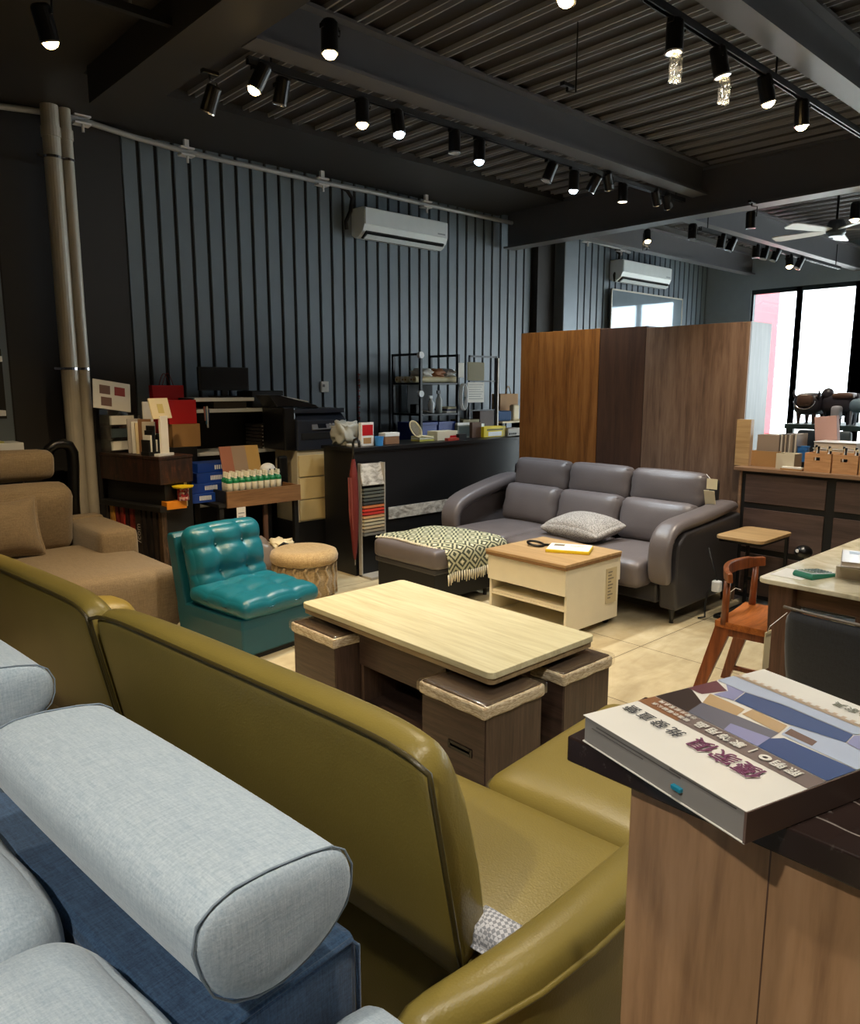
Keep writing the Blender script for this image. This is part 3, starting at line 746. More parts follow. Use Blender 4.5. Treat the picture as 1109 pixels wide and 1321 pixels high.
# ================================================================ grey leather sofa
o = thing('grey_sofa', 'grey leather three-seat sofa in front of the tall wood cabinets', 'sofa', (4.95, 3.55, 0))
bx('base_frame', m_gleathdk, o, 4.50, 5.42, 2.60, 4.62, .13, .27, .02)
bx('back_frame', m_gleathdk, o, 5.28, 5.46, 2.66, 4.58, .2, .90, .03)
ys = [2.645, 3.27, 3.87, 4.47]
for i in range(3):
    y0, y1 = ys[i]+.004, ys[i+1]-.004; yc = (y0+y1)/2; w = y1-y0
    MB().rbox((4.70, yc, .335), (.72, w, .19), .055, 10, (0, 0, .022)).build('seat_cushion', m_gleather, o, smooth=True)
    def crease(p, q, s=i): return p+V((-.006*math.sin(q.z*19+s)*max(0, abs(q.y)-.8)*5, 0, 0))
    MB().rbox((0, 0, 0), (.20, w, .34), .07, 12, (.03, 0, .0), crease, T(5.09, yc, .575) @ RY(14)).build('lumbar_cushion', m_gleather, o, smooth=True)
    MB().rbox((0, 0, 0), (.15, w, .275), .06, 12, (.025, 0, .006), crease, T(5.22, yc, .825) @ RY(8)).build('headrest', m_gleather, o, smooth=True)
def leather_arm(yc, sgn, name):
    path = [(4.45, .28, .04), (4.425, .36, .06), (4.415, .48, .07), (4.43, .58, .08), (4.49, .650, .085), (4.60, .672, .085), (4.85, .685, .085), (5.12, .71, .085), (5.28, .735, .085), (5.36, .73, .07), (5.385, .71, .04)] if sgn < 0 else [(4.52, .30, .04), (4.495, .38, .06), (4.485, .46, .08), (4.50, .54, .10), (4.56, .60, .11), (4.70, .645, .11), (4.90, .69, .11), (5.12, .735, .11), (5.30, .76, .11), (5.42, .75, .09), (5.46, .73, .04)]
    rings = []
    for i, (x, z, th) in enumerate(path):
        a = path[max(0, i-1)]; c_ = path[min(len(path)-1, i+1)]
        d = V((c_[0]-a[0], 0, c_[1]-a[1])).normalized(); nrm = V((-d.z, 0, d.x))   # outward (up / front)
        wid = (.165 if sgn < 0 else .20) if i < len(path)-2 else .14
        rr_ = rrect(wid, th, min(.045, th/2.05), 4)
        rings.append([V((x, yc, z))+V((0, p, 0))+nrm*(-h_) for p, h_ in rr_])
    return MB().loft(rings).build(name, m_gleather, o, smooth=True, sub=1)
for yc, s in ((2.545, -1), (4.60, 1)):
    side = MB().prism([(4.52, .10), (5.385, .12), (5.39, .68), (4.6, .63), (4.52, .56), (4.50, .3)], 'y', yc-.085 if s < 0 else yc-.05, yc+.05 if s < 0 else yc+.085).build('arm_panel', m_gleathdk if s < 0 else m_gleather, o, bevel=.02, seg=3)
    a_ = leather_arm(yc, s, 'arm_pad')
for x, y in ((4.57, 2.52), (4.57, 4.62), (5.38, 2.56), (5.38, 4.60)):
    b = MB(); b.prism([(x-.035, .13), (x+.035, .13), (x+.008, .0), (x-.008, .0)], 'y', y-.006, y+.006); b.cyl((x, y, 0), (x, y, .006), .016, n=10); b.build('leg', m_blackgloss, o)
# paper tags hanging on the right end of the headrest
o = thing('price_tag', 'cream price tag hanging off the right end of the grey sofa back', 'tag', (5.2, 2.62, .7))
b = MB(); b.box(5.16, 5.164, 2.545, 2.625, .86, .935, ); b.box(5.10, 5.104, 2.535, 2.615, .70, .855, T(5.1, 0, .86) @ RY(-18) @ T(-5.1, 0, -.86)); b.build('card', m_cream, o)
MB().tube([(5.162, 2.60, .935), (5.19, 2.64, .955), (5.22, 2.66, .958)], .0015, 5).build('string', m_paper, o)
# patterned pillow lying on the seat
t = NT('dotted grey weave'); vv = t.coord((110, 110, 110)); ck = t.add('ShaderNodeTexVoronoi', {'Vector': vv, 'Scale': 1.}); f_ = t.ramp(ck.outputs['Distance'], [(.2, srgb(92, 88, 88)), (.55, srgb(168, 162, 156))])
m_dot = t.set(col=f_, rough=.85)
def pil2(p, q): return V((p.x*(1-.10*(1-q.y**2)*abs(q.x)), p.y*(1-.06*(1-q.x**2)*abs(q.y)), p.z*(1-.6*abs(q.y)**2.2-.3*abs(q.x)**4*(1-.5*abs(q.y)))))
o = thing('throw_pillow', 'grey dotted pillow lying on the grey leather sofa seat', 'pillow', (4.72, 3.45, .44))
MB().rbox((0, 0, 0), (.40, .60, .17), .08, 12, (0, 0, .015), pil2, T(4.74, 3.40, .525) @ RZ(-4) @ RY(-8)).build('cover', m_dot, o, smooth=True)

# ottoman and throw
o = thing('leather_ottoman', 'low grey leather ottoman under a patterned throw', 'ottoman', (3.88, 4.15, 0), 0)
MB().rbox((3.885, 4.15, .365), (.67, .72, .15), .045, 10, (0, 0, .012)).build('cushion', m_gleather, o, smooth=True)
bx('base_frame', m_black, o, 3.58, 4.19, 3.83, 4.48, .06, .295, .01)
bx('top_rail', m_gleathdk, o, 3.565, 4.205, 3.815, 4.495, .255, .30, .012)
for x, y in ((3.62, 3.87), (4.15, 3.87), (3.62, 4.44), (4.15, 4.44)): MB().cyl((x, y, 0), (x, y, .06), .016, n=10).build('leg', m_black, o)
t = NT('aztec throw')
tc = t.add('ShaderNodeTexCoord'); sp = t.add('ShaderNodeSeparateXYZ', {0: tc.outputs['UV']})
fx = t.math('ABSOLUTE', t.math('SUBTRACT', t.math('FRACT', t.math('MULTIPLY', sp.outputs[0], 5)), .5))
fy = t.math('ABSOLUTE', t.math('SUBTRACT', t.math('FRACT', t.math('MULTIPLY', sp.outputs[1], 7)), .5))
dd = t.math('FRACT', t.math('MULTIPLY', t.math('ADD', fx, fy), 3.0))
nz = t.noise(t.coord((90, 90, 90)), 1, 2)
dk = t.math('GREATER_THAN', t.math('ADD', dd, t.math('MULTIPLY', t.math('SUBTRACT', nz, .5), .5)), .52)
dots = t.math('LESS_THAN', t.math('ADD', fx, fy), .10)
cl = t.mix(dk, srgb(196, 194, 160), srgb(74, 78, 64)); cl = t.mix(dots, cl, srgb(238, 232, 208))
m_throw = t.set(col=cl, rough=.95); t.bump(nz, .4, .004)
o = thing('patterned_throw', 'green and cream diamond pattern throw with white fringe over the ottoman', 'throw', (3.9, 4.1, .45))
prof = [(4.50, .448), (4.35, .456), (4.15, .459), (3.95, .457), (3.84, .450), (3.795, .43), (3.778, .39), (3.772, .33), (3.768, .265)]
cum = [0]
for i in range(1, len(prof)): cum.append(cum[-1]+math.dist(prof[i], prof[i-1]))
def thr(u, v):
    s = v*cum[-1]
    for i in range(1, len(prof)):
        if s <= cum[i]+1e-6: break
    k = (s-cum[i-1])/(cum[i]-cum[i-1]); y = prof[i-1][0]+(prof[i][0]-prof[i-1][0])*k; z = prof[i-1][1]+(prof[i][1]-prof[i-1][1])*k
    x = 3.60+u*.66+.015*math.sin(9*v)+(.05*v)
    e = max(0, (u-.93)/.07); e2 = max(0, (.05-u)/.05)
    return V((x, y+.006*math.sin(14*u)*(v > .6), z+.004*math.sin(11*u+6*v)-.02*e*e-.012*e2))
b = MB(); b.sheet(thr, 24, 30, .006)
ob = b.build('cloth', m_throw, o, smooth=True)
uv = ob.data.uv_layers.new(name='UVMap')
for pl in ob.data.polygons:
    for li in pl.loop_indices:
        p = ob.data.vertices[ob.data.loops[li].vertex_index].co+BASE[o.name]
        s = (4.5-p.y) if p.z > .42 else (.73+.44-p.z)
        uv.data[li].uv = ((p.x-3.6)/.66, s/.9)
b = MB(); b2 = MB()
for k in range(30):
    p = thr(k/29, 1)
    b.tube([p+V((0, -.002, .004)), p+V((.002*math.sin(k), -.006, -.03)), p+V((.005*math.sin(k*2.1), -.004, -.075-.008*math.sin(k*1.7)))], [.006, .007, .003], 6)
    q = thr(0, k/40); b.tube([q, q+V((-.012, 0, .006)), q+V((-.022, .004*math.sin(k), 0))], [.007, .009, .004], 6)
b.build('fringe', plain('fringe cream', (236, 226, 200), .9), o, smooth=True)
m_top = wood('pale oak laminate', (218, 212, 178), (190, 180, 142), 'y', 1.0, .32, stretch=16)
m_edge = wood('layered edge', (168, 146, 110), (120, 98, 70), 'y', 1.0, .4)
m_wenge = wood('wenge laminate horizontal', (82, 64, 55), (46, 34, 30), 'y', 2., .42, stretch=20)
m_wengev = wood('wenge laminate vertical', (92, 72, 60), (52, 40, 34), 'z', 2., .42, stretch=20)
m_darkin = plain('dark interior', (24, 20, 18), .6)
# ================================================================ coffee table with nested stools
X0, X1, Y0, Y1 = 2.05, 2.735, 1.87, 3.20
o = thing('coffee_table', 'pale-topped wenge coffee table in the middle of the room', 'table', ((X0+X1)/2, (Y0+Y1)/2, 0))
MB().prism([(X0+.0+a, b_) for a, b_ in ()] or [((X0+X1)/2+a, (Y0+Y1)/2+b_) for a, b_ in rrect(X1-X0, Y1-Y0, .03, 5)], 'z', .472, .50).build('tabletop', m_top, o, bevel=.003)
MB().prism([((X0+X1)/2+a, (Y0+Y1)/2+b_) for a, b_ in rrect(X1-X0-.012, Y1-Y0-.012, .028, 5)], 'z', .446, .471).build('lower_top', m_edge, o, bevel=.003)
cx0, cx1, cy0, cy1 = 2.115, 2.68, 2.19, 2.80
bx('side_panel', m_wengev, o, cx0+.01, cx1, cy0, cy0+.02, 0, .446); bx('side_panel', m_wengev, o, cx0+.01, cx1, cy1-.02, cy1, 0, .446)
bx('drawer_front', m_wenge, o, cx0, cx0+.018, cy0+.002, cy1-.002, .262, .444)
bx('centre_panel', m_darkin, o, 2.39, 2.405, cy0+.02, cy1-.02, .05, .446)
bx('bottom_shelf', m_wenge, o, cx0+.02, cx1-.02, cy0+.02, cy1-.02, .05, .07)
bx('drawer_floor', m_darkin, o, cx0+.02, 2.39, cy0+.02, cy1-.02, .262, .272)
bx('plinth', m_darkin, o, cx0+.05, cx1-.05, cy0+.02, cy1-.02, 0, .05)
bx('end_panel', m_wengev, o, 2.36, 2.42, 1.98, cy0, .0, .446); bx('end_panel', m_wengev, o, 2.36, 2.42, cy1, 3.09, .0, .446)
m_pad1 = leather('stool seat brown', (92, 78, 66), .25, 150, .08)
t = NT('plastic wrapped edge'); nz = t.noise(t.coord((3, 3, 14)), 9, 4, .6, 1.2)
m_wrapedge = t.set(col=t.ramp(nz, [(.35, srgb(176, 154, 124)), (.6, srgb(236, 224, 198))]), rough=.16); t.bump(nz, .6, .01)
m_film = glass('clear film', (.97, .96, .94, 1), .14, .12)
def stool(x0, x1, y0, y1, lab, slot=False):
    o = thing('wrapped_stool', lab, 'stool', ((x0+x1)/2, (y0+y1)/2, 0), 0, 'stools nested under the coffee table')
    b = MB(); b.mi = 0
    if slot:
        ys_, ye_, zs_, ze_ = slot
        b.box(x0+.02, x1, y0, y1, .02, .36)
        b.box(x0, x0+.02, y0, ys_, .02, .36); b.box(x0, x0+.02, ye_, y1, .02, .36); b.box(x0, x0+.02, ys_, ye_, .02, zs_); b.box(x0, x0+.02, ys_, ye_, ze_, .36)
        b.build('body', m_wenge, o)
        f = MB(); g = .008
        f.box(x0-.004, x0+.006, ys_-g, ys_+.004, zs_-g, ze_+g); f.box(x0-.004, x0+.006, ye_-.004, ye_+g, zs_-g, ze_+g); f.box(x0-.004, x0+.006, ys_, ye_, zs_-g, zs_+.004); f.box(x0-.004, x0+.006, ys_, ye_, ze_-.004, ze_+g)
        f.build('handle_frame', m_blackgloss, o)
        bx('handle_recess', m_black, o, x0+.012, x0+.021, ys_, ye_, zs_, ze_, 0)
    else:
        b.box(x0, x1, y0, y1, .02, .36); b.build('body', m_wenge, o, bevel=.003)
    bx('side_face', m_wengev, o, x0+.004, x1-.004, y0-.004, y0, .02, .36, .001)
    for x in (x0+.04, x1-.04):
        for y in (y0+.04, y1-.04): MB().cyl((x, y, 0), (x, y, .02), .014, n=8).build('foot', m_black, o)
    cx_, cy_ = (x0+x1)/2, (y0+y1)/2
    def cr(p, q): return p+V((.003*math.sin(40*p.y+13*p.z), .003*math.sin(38*p.x+17*p.z), 0))*(1 if max(abs(q.x), abs(q.y)) > .7 else 0)
    MB().rbox((cx_, cy_, .385), (x1-x0+.03, y1-y0+.03, .052), .014, 12, (0, 0, 0), cr).build('seat_edge', m_wrapedge, o, smooth=True)
    MB().rbox((cx_, cy_, .408), (x1-x0+.004, y1-y0+.004, .016), .007, 8, (0, 0, .003)).build('seat_top', m_pad1, o, smooth=True)
    def cr2(p, q): return p+V((0, 0, .004*math.sin(30*p.x+21*p.y)*math.sin(25*p.y-9*p.x)))
    MB().rbox((cx_, cy_, .395), (x1-x0+.045, y1-y0+.045, .055), .016, 14, (0, 0, 0), cr2).build('plastic_wrap', m_film, o, smooth=True)
    return o
p = at(580, 962, x=1.955); q = at(607, 968, x=1.955)
stool(1.955, 2.29, 1.815, 2.165, 'wrapped stool with a black slot handle at the near corner of the coffee table', (q.y, p.y, q.z-.022, p.z+.02))
stool(1.995, 2.33, 2.835, 3.19, 'wrapped stool under the left end of the coffee table, by the teal chair')
stool(2.435, 2.765, 1.815, 2.165, 'wrapped stool under the right far corner of the coffee table')

# ================================================================ cream tea unit on castors
m_oak = wood('oak board', (196, 164, 118), (160, 126, 84), 'y', 1.0, .4)
m_oakedge = wood('oak edge brown', (150, 112, 70), (112, 80, 48), 'y', 1.0, .45)
m_lac = plain('cream lacquer', (234, 224, 196), .35)
o = thing('tea_cabinet', 'cream tea cabinet with an oak top on castors, in front of the grey sofa', 'cabinet', (4.0, 3.1, 0))
bx('top', m_oak, o, 3.695, 4.315, 2.765, 3.445, .482, .50, .003); bx('top_edge', m_oakedge, o, 3.697, 4.313, 2.767, 3.443, .462, .482, .002)
bx('side_panel', m_lac, o, 3.73, 4.30, 2.775, 2.795, .045, .462); bx('side_panel', m_lac, o, 3.73, 4.30, 3.415, 3.435, .045, .462)
bx('drawer_front', m_lac, o, 3.712, 3.73, 2.775, 3.435, .292, .460)
bx('back_panel', m_lac, o, 4.285, 4.30, 2.795, 3.415, .045, .462)
bx('shelf', m_lac, o, 3.74, 4.285, 2.795, 3.415, .200, .218); bx('shelf_lip', m_lac, o, 3.73, 3.745, 2.795, 3.415, .185, .200)
bx('bottom_panel', m_lac, o, 3.74, 4.285, 2.795, 3.415, .045, .063)
bx('drawer_box', m_lac, o, 3.73, 4.26, 2.80, 3.41, .292, .30)
bx('back_flap', m_lac, o, 4.30, 4.318, 2.775, 3.435, .30, .460)
for x in (3.80, 4.24):
    for y in (2.83, 3.38):
        b = MB(); b.cyl((x-.011, y, .022), (x+.011, y, .022), .022, n=14); b.build('castor', m_black, o); bx('castor_fork', m_chrome, o, x-.015, x+.015, y-.008, y+.008, .03, .045, 0)
o2 = thing('price_card', 'tall pale price card stuck to the side of the cream tea cabinet', 'card', (4.2, 2.774, .15))
bx('card', plain('card tan', (206, 190, 150), .6), o2, 4.15, 4.27, 2.770, 2.774, .16, .40, 0); b = MB()
for i in range(9): b.box(4.17, 4.17+.03+.05*random.random(), 2.7685, 2.7705, .37-i*.022, .378-i*.022)
b.build('print_lines', plain('print grey', (130, 120, 100), .7), o2)
# magazine and looped strap on it
p = at(728, 697, z=.505)
o = thing('magazine', 'yellow-edged magazine lying on the oak top of the cream tea cabinet', 'magazine', (4.0, 3.0, .5))
M = T(4.065, 3.015, .5) @ RZ(-62)
b = MB().box(-.145, .145, -.105, .105, .0005, .022, M); b.build('pages', m_yellow, o, bevel=.004)
b = MB().box(-.14, .14, -.10, .105, .022, .0235, M); b.build('cover', m_paper, o)
b = MB().box(-.11, -.04, .02, .075, .0235, .024, M); b.box(.0, .11, .05, .056, .0235, .024, M); b.box(.0, .09, .02, .026, .0235, .024, M); b.build('cover_print', plain('print brown', (110, 96, 70), .7), o)
bx('spine', m_orange, o, -.1455, -.1445, -.105, .0, .001, .021, 0, M)
o = thing('looped_strap', 'dark looped strap with a tan tip beside the yellow magazine', 'strap', (3.95, 3.22, .5))
pts = [V((4.02+.062*math.cos(a)*.8, 3.27+.06*math.sin(a), .515+.008*math.sin(a))) for a in [i*2*math.pi/18 for i in range(18)]]
MB().tube(pts, .009, 8, closed=True).build('loop', m_blackgloss, o, smooth=True)
MB().tube([(4.03, 3.22, .513), (4.07, 3.16, .515), (4.09, 3.11, .512)], .009, 8).build('tail', m_blackgloss, o, smooth=True)
MB().tube([(4.075, 3.20, .508), (4.12, 3.14, .51), (4.145, 3.10, .508)], .008, 8).build('tan_tail', plain('tan leather', (190, 130, 80), .5), o, smooth=True)

# ================================================================ C-shaped side table
o = thing('side_table', 'C-shaped side table with pale wood top and black frame beside the grey sofa', 'side table', (5.1, 2.24, 0))
zt = .59
MB().prism([(5.12+a, 2.235+b_) for a, b_ in rrect(.50, .33, .05, 6)], 'z', zt-.022, zt).build('top', m_oak, o, bevel=.003)
b = MB(); r = .011
for y in (2.10, 2.37):
    b.box(5.34-r, 5.34+r, y-r, y+r, 0, zt-.022)
    b.box(4.90, 5.34, y-r, y+r, 0, 2*r); b.box(4.90, 5.34, y-r, y+r, zt-.044, zt-.022)
b.box(4.90-r, 4.90+r, 2.10-r, 2.37+r, 0, 2*r); b.box(5.34-r, 5.34+r, 2.10, 2.37, .20, .20+2*r); b.box(4.90, 4.90+2*r, 2.10, 2.37, zt-.044, zt-.022)
b.build('frame', m_dkmetal, o, bevel=.002)
# white socket block hanging beside it
o = thing('power_adapter', 'small white adapter with black cord hanging by the side table frame', 'adapter', (4.85, 2.42, .2))
p = at(922, 757, x=4.80); bx('body', m_white, o, 4.80, 4.85, p.y-.03, p.y+.03, p.z-.04, p.z+.04, .012, seg=3)
MB().tube([(4.82, p.y+.03, p.z-.01), (4.82, p.y+.06, p.z-.06), (4.81, p.y+.07, p.z-.14), (4.80, p.y+.06, .02), (4.78, p.y+.1, .008)], .007, 6).build('cord', m_black, o, smooth=True)
MB().tube([(4.825, p.y, p.z+.04), (4.82, p.y+.02, p.z+.10), (4.84, 2.42, .5)], .006, 6).build('upper_cord', m_black, o, smooth=True)

# ================================================================ dining table, chairs and things on it
m_marb = NT('pale stone top'); nz = m_marb.noise(m_marb.coord((1, 1, 1)), 5, 6, .6, 1.5)
m_marb = m_marb.set(col=m_marb.ramp(nz, [(.3, srgb(190, 180, 150)), (.6, srgb(226, 218, 192))]), rough=.25)
m_walnut = wood('walnut dark', (104, 74, 58), (62, 42, 33), 'z', 1.4, .4)
m_walnutx = wood('walnut dark rail', (112, 80, 62), (66, 44, 35), 'y', 1.4, .4)
o = thing('dining_table', 'dining table with pale stone top and dark walnut legs at the right edge', 'table', (3.95, .75, 0))
MB().prism([(3.98+a, .72+b_) for a, b_ in rrect(1.34, 1.40, .04, 5)], 'z', .728, .75).build('top', m_marb, o, bevel=.004)
for x, y in ((3.345, 1.27), (4.50, 1.27), (3.345, .05), (4.50, .05)):
    b = MB(); b.loft([[(x+.015, y+.012, 0), (x+.095, y+.012, 0), (x+.095, y+.092, 0), (x+.015, y+.092, 0)], [(x, y, .728), (x+.11, y, .728), (x+.11, y+.11, .728), (x, y+.11, .728)]]); b.build('leg', m_walnut, o, bevel=.004)
bx('apron', m_walnutx, o, 3.39, 3.415, .10, 1.30, .635, .722); bx('apron', m_walnutx, o, 4.53, 4.555, .10, 1.30, .635, .722); bx('end_apron', m_walnut, o, 3.42, 4.53, 1.33, 1.355, .635, .722); bx('end_apron', m_walnut, o, 3.42, 4.53, .08, .105, .635, .722)
M = T(3.50, .93, .69) @ RZ(25); bx('corner_brace', m_oak, o, -.05, .10, -.02, .02, -.012, .012, .002, M)
# orange-brown wooden chair
m_teak = wood('orange teak', (190, 112, 52), (128, 66, 28), 'x', 1.4, .35)
m_teakd = wood('dark teak', (150, 84, 44), (92, 46, 22), 'z', 1.4, .35)
def wooden_chair(lab, base, rz):
    o = thing('wooden_chair', lab, 'chair', base, rz, local=True)
    # local: seat faces -y, back at +y
    b = MB()
    def st(u, v):
        x = -.23+.46*u; y = -.22+.42*v
        return V((x*(1-.08*v), y, .455-.022*math.sin(math.pi*u)*math.sin(math.pi*v*.9)))
    b.sheet(lambda u, v: st(u, v), 14, 12, .03); b.build('seat', m_teak, o, smooth=False)
    pts = []
    n = 16
    rings = []
    for i in range(n+1):
        a = rad(52+76*i/n)
        x = .40*math.cos(a); y = -.19+.40*math.sin(a)
        nx, ny = math.cos(a), math.sin(a)
        z = .675+.012*math.sin(a); hh = .030 if 2 < i < n-2 else .024; tt = .013
        rings.append([V((x-nx*tt, y-ny*tt, z-hh)), V((x+nx*tt, y+ny*tt, z-hh)), V((x+nx*(tt+.004), y+ny*(tt+.004), z+hh)), V((x-nx*(tt-.004), y-ny*(tt-.004), z+hh))])
    MB().loft(rings).build('backrest', m_teakd, o, bevel=.006, smooth=False)
    for s in (-1, 1):
        MB().cyl((s*.20, .16, .44), (s*.205, .155, .66), .019, .015, 12).build('back_post', m_teakd, o, smooth=True)
        b = MB(); b.loft([[(s*.19-.02, .20, .43), (s*.19+.02, .20, .43), (s*.19+.02, .12, .43), (s*.19-.02, .12, .43)], [(s*.225-.015, .305, 0), (s*.225+.015, .305, 0), (s*.225+.015, .26, 0), (s*.225-.015, .26, 0)]]); b.build('leg', m_teakd, o, bevel=.004)
        b = MB(); b.loft([[(s*.19-.02, -.10, .43), (s*.19+.02, -.10, .43), (s*.19+.02, -.18, .43), (s*.19-.02, -.18, .43)], [(s*.225-.015, -.24, 0), (s*.225+.015, -.24, 0), (s*.225+.015, -.285, 0), (s*.225-.015, -.285, 0)]]); b.build('leg', m_teakd, o, bevel=.004)
        bx('side_rail', m_teakd, o, s*.195-.014, s*.195+.014, -.17, .19, .385, .43, .004)
        bx('stretcher', m_teakd, o, s*.219-.009, s*.219+.009, -.24, .27, .06, .085, .003)
    bx('cross_rail', m_teakd, o, -.19, .19, .14, .165, .385, .43, .004)
    return o
wooden_chair('orange-brown wooden chair with curved back rail tucked under the end of the dining table', (3.70, 1.50, 0), 6)
o = thing('price_tag', 'long cream price tag hanging from the back post of the orange-brown wooden chair', 'tag', (3.45, 1.62, .4))
p = at(936, 768, y=1.77); p2 = at(934, 812, y=1.77)
bx('card', m_cream, o, p.x-.028, p.x+.028, 1.77, 1.773, p2.z, p.z, 0); MB().tube([(p.x, 1.77, p.z), (p.x, 1.72, p.z+.05), (p.x-.05, 1.67, p.z+.06)], .0015, 5).build('string', m_paper, o)
# dark upholstered chair, back to us
m_navy = fabric('charcoal upholstery', (44, 48, 56), (30, 33, 39), 60, .8, .1)
m_greytrim = plain('chair trim grey', (120, 112, 104), .6)
o = thing('dining_chair', 'charcoal upholstered dining chair with its back to us at the dining table', 'chair', (3.1, .80, 0))
def bk(u, v):
    return V((2.895+.035*math.sin(math.pi*u)*0-.05*(v)+.04*((u-.5)*2)**2*.6, .50+.68*u, .40+.345*v-.02*((u-.5)*2)**4*v))
rings = []
for i in range(13):
    u = i/12
    bow = .035*((u-.5)*2)**2
    rings.append([V((2.93+bow, .48+.66*u, .40)), V((2.90+bow, .48+.66*u, .56)), V((2.87+bow, .48+.66*u, .735)), V((2.885+bow, .48+.66*u, .752)), V((2.905+bow, .48+.66*u, .735)), V((2.945+bow, .48+.66*u, .56)), V((2.97+bow, .48+.66*u, .40))])
bb = MB().loft(rings).build('backrest', m_navy, o, smooth=True, sub=1)
MB().tube([r[3]+V((0, 0, .002)) for r in rings], .006, 6).build('top_trim', m_greytrim, bb, smooth=True)
MB().rbox((3.16, .81, .43), (.46, .52, .09), .035, 8, (0, 0, .015)).build('seat', m_navy, o, smooth=True)
for x, y, dx in ((2.97, .60, -.05), (2.97, 1.02, -.05), (3.34, .60, .02), (3.34, 1.02, .02)): MB().cyl((x, y, .40), (x+dx, y+(.03 if y > .8 else -.03), 0), .017, .012, 10).build('leg', m_walnut, o)
for y in (.60, 1.02): MB().cyl((2.97, y, .38), (2.95, y, .48), .014, n=8).build('back_bracket', m_walnut, o)
o = thing('price_tag', 'cream price tag hanging off the side of the charcoal dining chair', 'tag', (3.02, 1.16, .4))
p = at(990, 815, y=1.17); p2 = at(988, 863, y=1.17); q = at(998, 815, y=1.17)
bx('card', m_cream, o, p.x-.02, p.x+.034, 1.17, 1.173, p2.z, p.z, 0); MB().tube([(p.x, 1.17, p.z), (p.x-.02, 1.155, p.z+.03), (2.97, 1.145, p.z+.06)], .0015, 5).build('string', m_paper, o)
# books on the table
def book(name, lab, c, w, d, h, rz, mc, mp, group=None):
    o = thing(name, lab, 'book', c, rz, group, local=True)
    b = MB().box(-w/2+.004, w/2, -d/2+.004, d/2-.004, .003, h-.003); b.build('pages', mp, o)
    bx('cover', mc, o, -w/2, w/2, -d/2, d/2, h-.003, h, .0008); bx('back_cover', mc, o, -w/2, w/2, -d/2, d/2, 0, .003, .0008); bx('spine', mc, o, -w/2, -w/2+.004, -d/2, d/2, 0, h, .001)
    return o
m_pages = plain('page edge', (196, 180, 158), .8); m_pagew = plain('page edge white', (222, 214, 198), .8)
m_pinkpr = plain('pink print', (205, 120, 110), .6)
BG = 'catalogues stacked on the dining table'
p = at(1068, 753, z=.75)
o1 = book('thick_catalogue', 'thickest catalogue, bottom of the stack on the dining table', (3.70, .965, .7505), .42, .30, .055, -90, plain('cover off white', (226, 218, 200), .5), m_pages, BG)
b = MB()
for k in range(5): b.box(.2095, .2105, -.13+.055*k, -.13+.055*k+.03, .012, .034)
b.build('edge_print', m_pinkpr, o1)
o2 = book('thin_catalogue', 'catalogue with yellow cover in the middle of the stack on the dining table', (3.74, .955, .8062), .38, .28, .026, -94, plain('cover pale yellow', (228, 214, 140), .5), plain('pages salmon', (200, 130, 96), .7), BG)
o3 = book('open_magazine', 'glossy brochure with picture cover on top of the stack on the dining table', (3.62, 1.0, .8329), .34, .27, .022, -72, plain('cover glossy white', (228, 220, 216), .25), m_pages, BG)
b = MB(); b.box(-.10, .15, -.10, .02, .022, .0226); b.build('cover_picture', plain('picture plum', (120, 100, 110), .3), o3); b = MB(); b.box(-.14, -.02, .05, .11, .022, .0226); b.build('cover_panel', plain('picture grey blue', (150, 160, 176), .3), o3)
o = thing('calculator', 'green and white calculator on the dining table beside the catalogues', 'calculator', (3.52, 1.25, .7505), -18, local=True)
b = MB(); b.prism([(-.08, 0), (.08, 0), (.085, .012), (-.075, .026), (-.085, .012)], 'y', -.05, .05); b.build('body', m_green, o, bevel=.004)
Mc = T(0, 0, .0205) @ RY(5); b = MB().box(-.07, .075, -.043, .043, -.003, .003, Mc); b.build('face', m_white, o)
bx('screen', plain('lcd grey green', (130, 150, 130), .2), o, -.066, -.035, -.037, .037, .002, .0045, 0, Mc)
for i in range(4):
    for j in range(5): bx('button', plain('key grey', (90, 110, 105), .5), o, -.025+.024*i, -.008+.024*i, -.038+.016*j, -.027+.016*j, .002, .006, .001, Mc)
o = tag(bx('loose_paper', m_paper, None, 3.40, 3.58, 1.26, 1.40, .7505, .7515, 0, origin=(3.49, 1.33, .7505)), 'loose white sheet of paper under the calculator at the dining table corner', 'paper')
# small black dome at the foot of the sideboard, seen over the table
p = at(1036, 712, x=5.0)
o = thing('black_stool_dome', 'small glossy black ball-topped stand in front of the sideboard', 'stand', (5.0, p.y, 0))
MB().sphere((5.0, p.y, p.z), .055, (1, 1, .8)).build('ball', m_blackgloss, o, smooth=True); MB().cyl((5.0, p.y, .012), (5.0, p.y, p.z-.03), .012, n=10).build('stem', m_black, o); MB().cyl((5.0, p.y, 0), (5.0, p.y, .014), .09, n=24).build('base', m_black, o)
MB().cyl((4.945, p.y+.02, p.z+.012), (4.949, p.y+.018, p.z+.012), .012, n=12).build('white_mark', m_paper, o)

